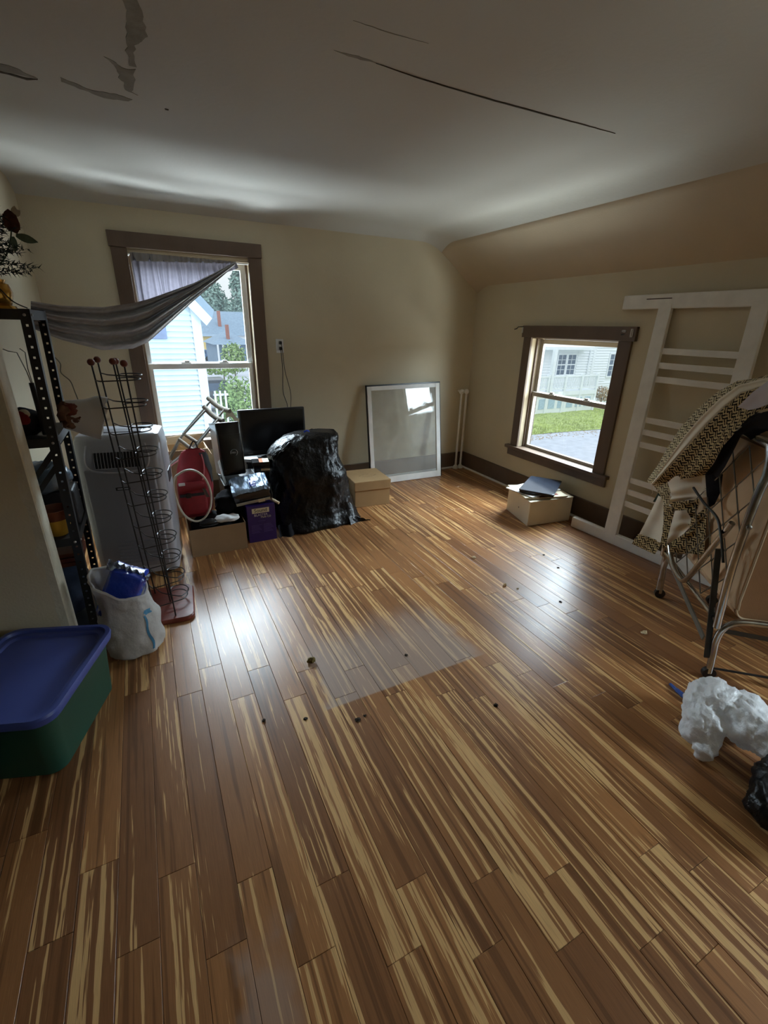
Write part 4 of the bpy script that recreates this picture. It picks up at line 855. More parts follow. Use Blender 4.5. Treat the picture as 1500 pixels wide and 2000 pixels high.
# plastic pack on top of the purple box
MT['packfilm'] = mat('navy_pack_film', (24, 28, 44), 0.22, 0, 0.2, 12, 0.5, 40, spec=0.8); MT['packtop'] = mat('silver_blue_pack_film', (152, 176, 204), 0.16, 0.25, 0.45, 9, 0.9, 26, (3, .5, 1)); MT['packband'] = mat('pale_pack_band', (188, 190, 176), 0.4)
pk = thing('plastic_pack', 'shiny navy and silver plastic pack lying on the purple box', 'pack', (.60, 3.46, .306))
KM = Matrix.Translation((.60, 3.455, .398)) @ Matrix.Rotation(math.radians(-5), 4, 'Z') @ Matrix.Rotation(math.radians(-7), 4, 'Y') @ Matrix.Rotation(math.radians(16), 4, 'X')
def kbx(x0, x1, y0, y1, z0, z1, bev, sub, amp, seed):
    mb = MB().box(x0, x1, y0, y1, z0, z1)
    if bev: mb.bevel(bev, 3)
    if sub: mb.subdiv(sub)
    if amp: mb.crumple(amp, 18, seed)
    for v in mb.bm.verts: v.co = KM @ v.co
    return mb
ob('pack_body', kbx(-.145, .145, -.10, .115, -.068, .058, .022, 2, .006, 4), 'packfilm', pk, True, auto=180)
def ptop(a, b):
    x = lerp(-.142, .138, a); y = lerp(-.10, .11, b); z = .062 + .008 * noise.ridged_multi_fractal(Vector((x * 30, y * 7, 2)), 1, 2, 3, 1, 2) - .03 * max(0, abs(2 * a - 1) - .75) * 4 * .5
    return KM @ Vector((x, y, z - (.02 if b < .05 else 0)))
ob('silver_top', MB().grid(ptop, 44, 14), 'packtop', pk, True, auto=180, label='crinkled silver blue top film')
ob('printed_square', MB().grid(lambda a, b: ptop(.50 + .17 * a, .18 + .5 * b) + Vector((0, 0, .004)), 6, 6), 'bluefilm', pk, True, auto=180, label='blue printed square')
ob('pale_band', kbx(-.130, .128, -.1125, -.108, -.047, -.024, 0, 0, 0, 0), 'packband', pk, label='pale band along the front'); ob('price_label', kbx(.035, .085, -.1145, -.110, -.052, -.026, 0, 0, 0, 0), 'ylabel', pk, label='small white label')
ob('end_flap', MB().grid(lambda a, b: KM @ Vector((.147 + .004 * math.sin(6 * b), lerp(-.105, .06, a), lerp(.05, -.075, b) - .01)), 8, 8), 'packband', pk, True, auto=180, label='pale end flap')
ob('rolled_paper', MB().tube([(.735, 3.40, .325), (.79, 3.345, .298)], [.013, .011], 10), 'news', None, True, label='cream rolled paper poking out beside the purple box', cat='paper roll', loc=(.76, 3.37, .31))

# black bin bag over a box
tb = thing('black_bin_bag', 'large full black bin bag on the floor in front of the monitor', 'bin bag', (1.16, 3.62, 0))
KZ = [0, .02, .10, .25, .42, .50, .60, .68, .735, .755]
KL = [.80, .79, .80, .83, .835, .81, .815, .88, .97, 1.02]; KR = [1.55, 1.565, 1.51, 1.47, 1.45, 1.435, 1.42, 1.42, 1.42, 1.405]
KF = [3.335, 3.33, 3.385, 3.42, 3.44, 3.46, 3.50, 3.53, 3.56, 3.60]; KB = [3.84, 3.86, 3.90, 3.92, 3.92, 3.92, 3.90, 3.89, 3.86, 3.80]
def bagp(an, b):
    z = .757 * b
    l, r, f, k = (interp(KZ, q, z) for q in (KL, KR, KF, KB)); cx, cy_ = (l + r) / 2, (f + k) / 2; hx, hy = (r - l) / 2, (k - f) / 2
    c, s_ = math.cos(an), math.sin(an); e = .72
    p = Vector((cx + hx * math.copysign(abs(c) ** e, c), cy_ + hy * math.copysign(abs(s_) ** e, s_), z))
    q = Vector((p.x * 5.5, p.y * 5.5, p.z * 2.6)); h = noise.ridged_multi_fractal(q + Vector((3, 1, 7)), .9, 2.2, 5, 1, 2) - 1.1
    sag = .02 * math.sin(9 * z + 2 * an)
    d = Vector((c, s_, 0)); edge = min(1, (1 - b) * 9)
    h2 = noise.ridged_multi_fractal(Vector((p.x * 17, p.y * 17, p.z * 10)) + Vector((1, 4, 2)), 1.0, 2.1, 4, 1, 2) - 1.1
    p += d * (.026 * h + .009 * h2 + sag * .4) * (.35 + .65 * edge); p.z += .010 * h2 * (1 - edge)
    if b < .04: p += d * .012 * math.sin(an * 9)
    return Vector((p.x, p.y, max(.001, p.z + .012 * noise.noise(q * .8))))
mb = MB(); mb.grid(lambda a, b: bagp(a * 2 * PI, b), 110, 70, True)
top = [v for v in mb.bm.verts if v.co.z > 0]; mb.bm.verts.ensure_lookup_table(); mb.face([mb.bm.verts[70 * 110 + i] for i in range(110)])
ob('bag_film', mb, 'trash', tb, True, auto=180)
ob('spread_hem', MB().grid(lambda a, b: Vector((lerp(1.40, 1.60, a), 3.385 + .015 * math.sin(a * 5) - .05 * b + .07 * a * (b - .2), .06 * (1 - a) * (1 - b) + .003 + .010 * (1 - b) * abs(math.sin(a * 12 + b * 3)))), 18, 8), 'trash', tb, True, auto=180, label='loose hem lying on the floor')
ob('gathered_neck', MB().grid(lambda a, b: Vector((lerp(.97, .815, b), 3.58 + .09 * (a - .5) * (1 - .4 * b) + .0, lerp(.712, .585, b) + .03 * math.sin(PI * a) + .018 * noise.noise(Vector((a * 11, b * 4, 2))))), 26, 18), 'trash', tb, True, auto=180, label='gathered neck of the bag')
ob('film_tail', MB().grid(lambda a, b: Vector((lerp(.78, .93, a), 3.40 - .07 * b + .02 * math.sin(a * 9), .075 * (1 - b) + .003 + .002 * abs(math.sin(a * 20 + b * 2)) * (1 - .5 * b))), 18, 8), 'clothblack', tb, True, auto=180, label='loose film at the bottom corner')
ob('tie_end', MB().grid(lambda a, b: Vector((1.115 + .05 * a, 3.66 + .01 * b, .765 + .012 * math.sin(3 * a) + .012 * b)), 5, 3), 'bluefilm', tb, True, auto=180, label='small blue drawstring end')

# kraft box with a lid
kb = thing('lidded_box', 'kraft cardboard box with a lift-off lid between bin bag and storm window', 'box', (1.77, 3.87, 0))
KMx = rotz((1.77, 3.87, 0), -4)
def kbox(x0, x1, y0, y1, z0, z1, bev=.003):
    mb = MB().box(x0, x1, y0, y1, z0, z1).bevel(bev)
    for v in mb.bm.verts: v.co = KMx @ v.co
    return mb
ob('box_body', kbox(-.165, .19, -.19, .19, 0, .225), 'kraft', kb)
ob('lid', kbox(-.172, .197, -.198, .198, .165, .255, .004), 'kraft', kb)
mb = MB()
for k in range(26):
    a = k * 2 * PI / 26; c_ = KMx @ Vector((.02 + .09 * math.cos(a) * R.uniform(.6, 1), -.02 + .05 * math.sin(a) * R.uniform(.5, 1), .2556)); s_ = R.uniform(.004, .010)
    mb.box(c_.x - s_, c_.x + s_, c_.y - .0018, c_.y + .0018, c_.z - .0004, c_.z + .0002)
ob('rubbed_print', mb, 'board', kb, label='worn oval stamp on the lid', kind='stuff')

# storm window leaning on the back wall
sw = thing('storm_window', 'white framed storm window pane leaning against the back wall', 'window frame', (2.47, 4.30, 0))
bl, br, tl, tr_ = Vector((2.012, 4.255, 0)), Vector((2.928, 4.245, 0)), Vector((2.028, 4.432, 1.035)), Vector((2.95, 4.44, 1.048))
nn = (br - bl).cross(tl - bl).normalized(); nn = nn if nn.y < 0 else -nn
def swp(a, b, d): return bl.lerp(br, a).lerp(tl.lerp(tr_, a), b) + nn * d
def swb(a0, a1, b0, b1, d0, d1, bev=.002): return MB().hexa([swp(a0, b0, d0), swp(a1, b0, d0), swp(a1, b0, d1), swp(a0, b0, d1)], [swp(a0, b1, d0), swp(a1, b1, d0), swp(a1, b1, d1), swp(a0, b1, d1)]).bevel(bev)
for a0, a1, b0, b1 in ((.012, .062, 0.0, .985), (.93, .985, 0.0, .985), (.062, .93, 0.0, .065), (.062, .93, .945, .985)): ob('frame_rail', swb(a0, a1, b0, b1, 0, .022), 'white', sw)
for a0, a1, b0, b1 in ((0, .012, 0, 1), (.985, 1, 0, 1), (.012, .985, .985, 1)): ob('edge_strip', swb(a0, a1, b0, b1, -.004, .014, .001), 'black', sw, label='black weather strip')
ob('pane', swb(.055, .937, .055, .952, .008, .012, .0005), 'dirty', sw, label='dusty glass')

# ------------------------------------------------------------------ file box, papers and laptop by the right wall
fb = thing('file_box', 'low white cardboard box on the floor under the right window', 'box', (3.06, 2.86, 0))
FQ = [Vector(p) for p in ((2.806, 2.685, 0), (3.262, 2.632, 0), (3.352, 3.03, 0), (2.915, 3.085, 0))]
up = Vector((0, 0, .225))
ob('box_body', MB().hexa(FQ, [p + up for p in FQ]).bevel(.004), 'fileb', fb)
def fbp(a, b, z): return FQ[0].lerp(FQ[1], a).lerp(FQ[3].lerp(FQ[2], a), b) + Vector((0, 0, z))
ob('lid_flap', MB().hexa([fbp(0, 0, .2255), fbp(1, 0, .2255), fbp(1, .45, .2255), fbp(0, .45, .2255)], [fbp(-.01, -.005, .229), fbp(1.01, -.005, .229), fbp(1, .45, .231), fbp(0, .45, .231)]), 'fileb', fb)
ob('peg_hole', MB().lathe([(.006, 0), (.006, .001)], fbp(0, .45, .11) + Vector((-.001, 0, 0)), 10, Matrix.Rotation(PI / 2, 4, 'Y')), 'inkblack', fb)
def sheet_on(name, c, ang, hx, hy, z0, z1, m, bend=0.0, sub=8):
    M = rotz((c[0], c[1], 0), ang)
    mb = MB(); mb.grid(lambda a, b: M @ Vector((lerp(-hx, hx, a), lerp(-hy, hy, b), z1 + bend * (2 * a - 1) ** 2 + .5 * bend * (2 * b - 1) ** 2)), sub, sub)
    g = bmesh.ops.extrude_face_region(mb.bm, geom=mb.bm.faces[:]); bmesh.ops.translate(mb.bm, verts=[v for v in g['geom'] if isinstance(v, bmesh.types.BMVert)], vec=(0, 0, -(z1 - z0))); return mb
nw = thing('newspaper', 'cream newspaper with red pictures on the white file box', 'newspaper', (3.03, 2.86, .232))
ob('sheets', sheet_on('n', (3.04, 2.855), -16, .205, .175, .2325, .245, 'news', .004), 'news', nw)
for c, hx, hy in (((2.93, 2.97), .05, .035), ((2.955, 2.735), .06, .03), ((3.10, 2.72), .04, .02)): ob('printed_picture', sheet_on('p', c, -16, hx, hy, .2455, .2485, 'redink', .001, 3), 'redink', nw, label='reddish printed picture')
MT['news2'] = mat('white_printed_sheet', (206, 204, 200), 0.7, 0, 0.35, 60)
ob('magazine', sheet_on('m', (3.02, 2.885), 8, .20, .15, .249, .258, 'news2', .002), 'news2', None, label='grey white magazine between newspaper and laptop', cat='magazine', loc=(3.02, 2.9, .25))
MT['lap'] = mat('glossy_dark_laptop_lid', (48, 54, 66), 0.16, 0.3, 0.2, 9, 0, 60)
lp = thing('laptop', 'closed dark glossy laptop lying on papers on the white file box', 'laptop', (3.12, 2.89, .262))
LQ = [at_z(1013, 955, .298), at_z(1082, 967, .288), at_z(1098, 939, .303), at_z(1037, 929, .312)]
def lq(a, b, d): p = LQ[0].lerp(LQ[1], a).lerp(LQ[3].lerp(LQ[2], a), b); return p + Vector((0, 0, d))
for p in LQ: p.x = min(p.x, 3.365)
rr = [[lq(.5 + x, .5 + y, d) for x, y in rrect(.5 - i_, .5 - i_, .05, 4)] for d, i_ in ((-.014, .006), (-.012, 0), (-.001, 0), (.0, .006))]
ob('lid', MB().loft(rr), 'lap', lp); ob('base', MB().loft([[lq(.5 + x, .5 + y, d) for x, y in rrect(.5 - .01, .5 - .01, .05, 4)] for d in (-.026, -.0155)]), 'gloss', lp)

# ------------------------------------------------------------------ white slatted frame leaning on the right wall
wf = thing('slatted_frame', 'white painted slatted wooden bed side leaning against the right wall', 'bed frame', (3.2, 2.0, 0))
fx = lambda z: 3.205 + .103 * (z - .09)
def wbox(x0, x1, y0, y1, z0, z1, b=.004): return MB().box(x0, x1, y0, y1, z0, z1).bevel(b)
br_ = MB().hexa([(3.168, 2.53, 0), (3.215, 2.533, 0), (3.285, 1.25, 0), (3.235, 1.25, 0)], [(3.168, 2.53, .09), (3.215, 2.533, .09), (3.285, 1.25, .09), (3.235, 1.25, .09)]).bevel(.006, 2)
ob('bottom_rail', br_, 'white', wf)
ob('slot_plate', MB().hexa([(3.1815, 2.33, .038), (3.19, 2.33, .038), (3.2, 2.16, .038), (3.192, 2.16, .038)], [(3.1815, 2.33, .050), (3.19, 2.33, .050), (3.2, 2.16, .050), (3.192, 2.16, .050)]), 'grey_steel', wf, label='metal slot plate')
ob('top_rail', wbox(3.352, 3.386, 1.2, 2.592, 1.765, 1.862, .006), 'white', wf)
ob('slot_groove', MB().box(3.3505, 3.353, 2.21, 2.40, 1.828, 1.834), 'crack', wf, label='dark slot')
def stile(yb0, yb1, yt0, yt1): 
    z0, z1 = .085, 1.80
    return MB().hexa([(fx(z0) - .018, yb0, z0), (fx(z0) + .018, yb0, z0), (fx(z0) + .018, yb1, z0), (fx(z0) - .018, yb1, z0)], [(fx(z1) - .030, yt0, z1), (fx(z1) + .0, yt0, z1), (fx(z1) + .0, yt1, z1), (fx(z1) - .030, yt1, z1)]).bevel(.004)
ob('stile', stile(2.105, 2.215, 2.20, 2.295), 'white', wf); ob('stile', stile(1.47, 1.58, 1.605, 1.70), 'white', wf)
for zz in (1.486, 1.389, 1.294, 1.0, .909, .813, .523, .426, .326):
    z = zz
    for _ in range(3): z = 1.6 - (1.6 - zz) * fx(z) / 3.3
    yl = lerp(2.11, 2.20, (z - .09) / 1.68); yr = lerp(1.575, 1.70, (z - .09) / 1.68); x = fx(z)
    ob('slat', wbox(x - .006, x + .008, yr - .01, yl + .01, z - .021, z + .021, .002), 'white', wf)

# ------------------------------------------------------------------ folded rollaway bed
cb0, ce_, ct_ = Vector((2.30, .86, 0)), Vector((.64, .768, 0)), Vector((.768, -.64, 0))
def K(w_, t_, z): return cb0 + ce_ * w_ + ct_ * t_ + Vector((0, 0, z))
MT['ticking'] = mat('peach_mattress_ticking', (206, 172, 134), 0.8, 0, 0.05, 8, 0.1, 200); MT['mside'] = mat('tan_mattress_border', (150, 112, 76), 0.75, 0, 0.08, 8, 0.1, 200); MT['mpipe'] = mat('pale_piping', (196, 172, 140), 0.6)
bd = thing('folding_bed', 'folded rollaway bed with chrome tube frame standing upright on the right', 'folding bed', tuple(K(.38, .15, 0)))
WB = .76
def uframe(t0, top, lean, name):
    z0 = .30
    pts = [K(0, t0 + .005, z0), K(0, t0 - .015 + lean * .3, .62), K(0, t0 - .012 + lean * .6, .95), K(.0, t0 + lean, top - .12), K(.03, t0 + lean, top - .03), K(.12, t0 + lean, top), K(WB - .12, t0 + lean, top), K(WB - .03, t0 + lean, top - .03), K(WB, t0 + lean, top - .12), K(WB, t0 - .012, .95), K(WB, t0 - .015, .62), K(WB, t0, z0)]
    return ob(name, MB().tube(smooth_path(pts, 5), .0175, 12), 'chrome', bd, True)
uframe(-.045, 1.185, -.01, 'spring_frame'); uframe(.345, 1.19, .02, 'spring_frame')
def leg_u(w_, name):
    pts = [K(w_, -.005, .035), K(w_, -.015, .15), K(w_, -.022, .23), K(w_, -.01, .295), K(w_, .03, .335), K(w_, .09, .346), K(w_, .21, .346), K(w_, .27, .335), K(w_, .31, .295), K(w_, .32, .23), K(w_, .31, .15), K(w_, .30, .035)]
    return ob(name, MB().tube(smooth_path(pts, 5), .0155, 12), 'chrome', bd, True)
leg_u(0.0, 'base_leg'); leg_u(WB, 'base_leg')
def caster(p, nm='caster'):
    t_ = MB().tube([Vector(p) + ce_ * -.012 + Vector((0, 0, .032)), Vector(p) + ce_ * .012 + Vector((0, 0, .032))], .031, 16)
    o = ob(nm, t_, 'black', bd, True); ob('fork', MB().tube([Vector(p) + Vector((0, 0, .035)), Vector(p) + Vector((0, 0, .085))], .013, 8), 'chrome', o)
for w_, t_ in ((0, -.005), (0, .30), (WB, .30), (WB, -.005)): caster(K(w_, t_, 0))
ob('foot_tube', MB().tube([K(WB - .005, -.02, .06), K(WB + .015, -.02, .20), K(WB, -.035, .34)], .0155, 12), 'chrome', bd, True)
def bar(a, b, wd, th, m, nm, nrm=ct_):
    a, b = Vector(a), Vector(b); d = (b - a).normalized(); s_ = d.cross(nrm).normalized() * wd / 2; n_ = nrm * th / 2
    return ob(nm, MB().hexa([a - s_ - n_, a + s_ - n_, a + s_ + n_, a - s_ + n_], [b - s_ - n_, b + s_ - n_, b + s_ + n_, b - s_ + n_]), m, bd)
bar(K(.725, -.03, .308), K(.10, -.025, .165), .030, .008, 'grey_steel', 'cross_brace')
bar(K(.11, -.085, .66), K(0.0, -.035, .12), .026, .008, 'dsteel', 'fold_strap', ce_)
bar(K(0, -.005, .285), K(0, .33, .262), .022, .006, 'dsteel', 'fold_strap', ce_)
ob('floor_bar', MB().tube([K(0, 0, .062), K(0, .46, .052)], .006, 8), 'black', bd)
ob('fold_tube', MB().tube(smooth_path([K(.70, -.07, .46), K(.60, -.07, .375), K(.50, -.075, .345), K(.40, -.075, .335), K(.345, -.075, .355), K(.30, -.075, .42), K(.22, -.075, .57), K(.10, -.07, .80)], 5), .014, 10), 'chrome', bd, True)
ob('link_rod', MB().tube(smooth_path([K(.52, -.09, .83), K(.36, -.09, .80), K(.20, -.09, .785), K(.12, -.09, .73), K(.07, -.085, .665), K(.045, -.08, .62)], 5), .0065, 8), 'dsteel', bd, True)
ob('cross_tube', MB().tube([K(.02, -.045, .33), K(WB - .02, -.045, .33)], .012, 10), 'chrome', bd, True)
ob('pivot_bolt', MB().lathe([(.011, 0), (.011, .006), (.006, .009)], K(-.018, -.063, .83), 12, ((-ce_).to_track_quat('Z', 'Y')).to_matrix().to_4x4()), 'galv', bd)
# linked wire springs: zigzag rows between the two sides
mb = MB(); nz_, nw_ = 8, 4
def node(i, j): return K(.035 + (WB - .07) * (i + (.5 if j % 2 else 0)) / nw_, -.05, .36 + .78 * j / nz_)
for j in range(nz_):
    for i in range(nw_):
        for di in ((0, -1) if j % 2 == 0 else (0, 1)):
            k = i + di
            if 0 <= k <= nw_ and (k + (.5 if (j + 1) % 2 else 0)) <= nw_: mb.tube([node(i, j), node(k, j + 1)], .0032, 5)
        if j: mb.ball(node(i, j), .007, 5, 4)
ob('wire_springs', mb, 'galv', bd, kind='stuff')
# mattress folded in two: U shape hanging between the frames
def mpts(th0, th1, ztop, seg=8):
    """outline in the (t, z) plane of the folded mattress"""
    P = [(th0, ztop)]
    P += [(th0, .45), (th0 + .005, .40)]
    for k in range(seg + 1):
        a = PI + PI / 2 * k / seg; P.append((th0 + .045 + .045 * math.cos(a), .400 + .045 * math.sin(a)))
    for k in range(seg + 1):
        a = -PI / 2 + PI / 2 * k / seg; P.append((th1 - .045 + .045 * math.cos(a), .400 + .045 * math.sin(a)))
    P += [(th1, .45), (th1, ztop)]
    return P
out = mpts(.018, .300, 1.13)
ob('mattress', MB().loft([[K(.022, t_, z) for t_, z in out], [K(WB - .03, t_, z) for t_, z in out]]).bevel(.006, 2), 'ticking', bd, True)
o2 = mpts(.034, .286, 1.115)
ob('mattress_border', MB().loft([[K(.016, t_, z) for t_, z in o2], [K(.024, t_, z) for t_, z in o2]]), 'mside', bd, label='tan border of the folded mattress')
ob('piping', MB().tube([K(.014, t_, z) for t_, z in mpts(.026, .294, 1.125)], .005, 6), 'mpipe', bd, True, label='pale piping')
ob('mattress_fold', MB().box(0, 1, 0, 1, 0, 1, Matrix(((ce_.x * .006, ct_.x * .008, 0, K(.012, .156, .5).x), (ce_.y * .006, ct_.y * .008, 0, K(.012, .156, .5).y), (0, 0, .62, .5), (0, 0, 0, 1)))), 'crack', bd, label='dark fold line')

# ------------------------------------------------------------------ cloths thrown over the far end of the bed
MT['weave'] = weave_mat('black_cream_basket_weave', (30, 26, 22), (186, 164, 122), 70, .46); MT['weave_lt'] = weave_mat('pale_basket_weave', (48, 42, 34), (214, 202, 166), 74, .32); MT['lining'] = cloth_mat('cream_lining', (236, 226, 206), 0.12, 0.05, 8, 0.1, 300); MT['lilac'] = cloth_mat('pale_lilac_cloth', (212, 206, 214), 0.2, 0.05, 8); MT['darkgreen'] = cloth_mat('dark_green_cloth', (48, 58, 52), 0)
th_ = thing('woven_throw', 'cream lined throw with black basket weave hanging over the bed end', 'throw', (2.74, 1.55, .3))
def edge_at(P, s_):                                                 # polyline by parameter
    k = s_ * (len(P) - 1); i = min(int(k), len(P) - 2); f = k - i
    return P[i][0] + (P[i + 1][0] - P[i][0]) * f, P[i][1] + (P[i + 1][1] - P[i][1]) * f
def sheet(name, A, B, xa, xb, m, nu=40, nv=14, fold=0.012, ff=3.0, label=None, parent=None, uvs=1.0):
    """cloth between two edges surveyed from the photo, each edge at its own distance from the camera wall"""
    def fn(a, b):
        p, q = edge_at(A, a), edge_at(B, a); u, v = lerp(p[0], q[0], b), lerp(p[1], q[1], b)
        x = lerp(xa[0], xa[1], a) * (1 - b) + lerp(xb[0], xb[1], a) * b - fold * math.sin(PI * b * ff + a * 2) - .25 * fold * math.sin(a * 17)
        return at_x(u, v, x)
    mb = MB(); mb.grid(fn, nu, nv)
    uvl = mb.bm.loops.layers.uv.verify()
    for f in mb.bm.faces:                                           # real-size uv so that the weave keeps its scale
        for l in f.loops: c = l.vert.co; l[uvl].uv = (c.z * uvs + .35 * c.y, c.y * uvs - .3 * c.z)
    return ob(name, mb, m, parent or th_, True, auto=180, label=label)
UE = [(1530, 722), (1480, 738), (1440, 744), (1400, 766), (1360, 801), (1330, 834), (1305, 872), (1285, 908), (1264, 938)]
U2 = [(1530, 730), (1480, 742), (1442, 752), (1406, 778), (1368, 815), (1338, 850), (1311, 888), (1290, 918), (1268, 944)]
U3 = [(1530, 748), (1480, 757), (1448, 768), (1415, 795), (1382, 828), (1352, 862), (1322, 896), (1298, 922), (1276, 946)]
U4 = [(1530, 790), (1490, 800), (1462, 815), (1440, 838), (1420, 862), (1402, 885), (1396, 900), (1384, 918), (1376, 928)]
sheet('woven_edge', UE, U2, (2.42, 2.72), (2.38, 2.68), 'weave_lt', 40, 5, .004, 1, 'pale woven selvedge')
sheet('plain_band', U2, U3, (2.38, 2.68), (2.30, 2.62), 'lining', 40, 12, .012, 3, 'plain cream band with folds')
sheet('woven_panel', U3, U4, (2.30, 2.62), (2.14, 2.54), 'weave', 48, 18, .014, 2.4, 'black and cream woven panel')
sheet('woven_corner', [(1264, 936), (1278, 950), (1290, 968), (1298, 986), (1302, 1000)], [(1300, 925), (1304, 945), (1310, 960), (1308, 975), (1306, 992)], (2.665, 2.660), (2.635, 2.640), 'weave_lt', 20, 8, .01, 1, 'frayed woven corner')
sheet('lining_fold', [(1300, 926), (1308, 955), (1312, 970), (1304, 982)], [(1368, 912), (1372, 935), (1382, 962), (1380, 971)], (2.625, 2.620), (2.565, 2.570), 'lining', 20, 16, .02, 1.4, 'turned back cream lining')
sheet('lining_corner', [(1368, 913), (1370, 930), (1374, 960)], [(1402, 921), (1399, 940), (1376, 959)], (2.555, 2.560), (2.545, 2.550), 'lining', 12, 8, .004, 1, 'folded cream corner')
sheet('left_tail', [(1286, 968), (1268, 1005), (1248, 1044)], [(1298, 974), (1300, 1010), (1290, 1060)], (2.690, 2.700), (2.650, 2.660), 'lining', 16, 12, .012, 1.5, 'cream hanging tail')
sheet('left_tail_border', [(1247, 1042), (1240, 1052), (1234, 1062)], [(1292, 1058), (1287, 1070), (1279, 1083)], (2.700, 2.700), (2.660, 2.660), 'weave', 8, 12, .012, 1.5, 'woven border of the tail')
sheet('middle_weave', [(1296, 985), (1296, 1020), (1290, 1060), (1300, 1070)], [(1312, 990), (1320, 1020), (1304, 1062), (1314, 1078)], (2.670, 2.670), (2.640, 2.640), 'weave', 16, 8, .01, 1, 'woven strip between the tails')
sheet('woven_bag_of_fold', [(1306, 982), (1322, 1000), (1338, 1018), (1350, 1030)], [(1366, 974), (1363, 990), (1358, 1010), (1352, 1030)], (2.635, 2.630), (2.580, 2.590), 'weave', 20, 16, .018, 1.4, 'woven underside of the fold')
sheet('white_tail', [(1318, 998), (1312, 1020), (1306, 1042), (1301, 1062)], [(1340, 996), (1352, 1016), (1346, 1030), (1324, 1056)], (2.615, 2.620), (2.590, 2.600), 'lining', 16, 12, .014, 1.2, 'pale fold hanging in the middle')
sheet('right_tail', [(1350, 1012), (1346, 1036), (1312, 1058), (1308, 1078)], [(1381, 990), (1380, 1020), (1378, 1050), (1374, 1084)], (2.610, 2.620), (2.560, 2.570), 'weave', 24, 16, .015, 1.6, 'woven tail on the right')
ob('loose_thread', MB().tube(smooth_path([at_x(1274, 945, 2.75), at_x(1273, 955, 2.745), at_x(1275, 962, 2.745), at_x(1272, 966, 2.745)]), .002, 5), 'lining', th_)
sheet('dark_tie', [(1287, 960), (1275, 980)], [(1296, 966), (1294, 983)], (2.71, 2.71), (2.68, 2.68), 'darkgreen', 6, 6, .004, 1, 'dark green band above the tail')
bl_ = thing('black_blanket', 'black blanket hanging under the woven throw over the bed frame', 'blanket', (2.6, 1.3, .8))
sheet('blanket_front', [(1535, 795), (1490, 805), (1462, 822), (1436, 845), (1412, 872), (1394, 905), (1377, 926)], [(1535, 848), (1500, 838), (1472, 838), (1448, 850), (1432, 882), (1416, 912), (1402, 933)], (2.13, 2.53), (2.10, 2.50), 'clothblack', 30, 14, .015, 1.6, parent=bl_)
sheet('blanket_lower', [(1377, 926), (1380, 965), (1384, 992)], [(1412, 926), (1408, 960), (1396, 985)], (2.54, 2.55), (2.52, 2.53), 'clothblack', 12, 8, .01, 1, parent=bl_)
ob('blanket_top', MB().grid(lambda a, b: K(lerp(.14, .74, a), lerp(-.085, .30, b), 1.212 + .010 * math.sin(a * 13 + b * 5) + .006 * math.sin(b * 21) - .035 * max(0, .12 - b) / .12), 24, 16), 'clothblack', bl_, True, auto=180)
lc = thing('pale_cloth', 'pale lilac cloth lying on top of the black blanket at the right edge', 'cloth', (2.5, 1.2, 1.25))
sheet('cloth_top', [(1535, 722), (1500, 744), (1470, 766), (1441, 795)], [(1535, 785), (1500, 790), (1478, 798), (1462, 801)], (2.12, 2.26), (2.05, 2.20), 'lilac', 20, 10, .012, 1.5, parent=lc)

# ------------------------------------------------------------------ bags and crumbs on the floor at the right
def merged(parts, vox, amp, fr, seed, amp2=0, fr2=1):
    mb = MB()
    for c, r in parts: mb.ball(c, 1, 18, 12, r)
    me = bpy.data.meshes.new('tmp'); mb.bm.to_mesh(me); mb.bm.free(); o = bpy.data.objects.new('tmp', me); C.objects.link(o)
    md = o.modifiers.new('r', 'REMESH'); md.mode = 'VOXEL'; md.voxel_size = vox; md2 = o.modifiers.new('s', 'SMOOTH'); md2.iterations = 6
    ev = o.evaluated_get(bpy.context.evaluated_depsgraph_get()); m2 = bpy.data.meshes.new_from_object(ev)
    bpy.data.objects.remove(o); bpy.data.meshes.remove(me)
    nb = MB(); nb.bm.from_mesh(m2); bpy.data.meshes.remove(m2); nb.crumple(amp, fr, seed)
    if amp2: nb.crumple(amp2, fr2, seed + 3)
    for v in nb.bm.verts: v.co.z = max(v.co.z, .002)
    return nb
MT['bagwhite'] = cloth_mat('white_carrier_bag_film', (246, 248, 250), 0.2, 0.02, 12, 0.5, 60)
MT['bagwhite'].node_tree.nodes['Principled BSDF'].inputs['Roughness'].default_value = 0.3; MT['bagwhite'].node_tree.nodes['Principled BSDF'].inputs['Specular IOR Level'].default_value = 0.6
wb = merged([((1.985, .690, .12), (.115, .10, .105)), ((2.035, .60, .11), (.10, .10, .10)), ((1.905, .70, .12), (.06, .06, .075)), ((1.845, .65, .085), (.075, .075, .085)), ((1.80, .60, .045), (.045, .045, .05)), ((1.97, .555, .125), (.09, .08, .08)), ((1.985, .465, .13), (.09, .08, .075)), ((2.03, .40, .13), (.09, .09, .07))], .011, .016, 14, 5, .006, 40)
ob('carrier_bag', wb, 'bagwhite', None, True, auto=180, label='crumpled white plastic carrier bag on the floor by the folding bed', cat='bag', loc=(1.95, .62, 0))
bb = merged([((1.90, .285, .09), (.22, .17, .10)), ((1.80, .33, .06), (.14, .11, .07)), ((1.96, .30, .06), (.15, .10, .055))], .014, .02, 11, 6, .006, 34)
ob('small_bin_bag', bb, 'trash', None, True, auto=180, label='black plastic bag at the right edge, under the white carrier bag', cat='bin bag', loc=(1.88, .30, 0))
MT['bluetool'] = mat('blue_plastic', (42, 78, 150), 0.4)
ob('plastic_tool', MB().tube(smooth_path([(2.075, .915, .006), (2.06, .875, .010), (2.05, .845, .014), (2.04, .80, .016)]), [.002] + [.008] * 6 + [.011] * 6 + [.013] * 6, 8), 'bluetool', None, True, label='blue plastic pointed handle on the floor beside the white carrier bag', cat='tool', loc=(2.06, .86, .01))
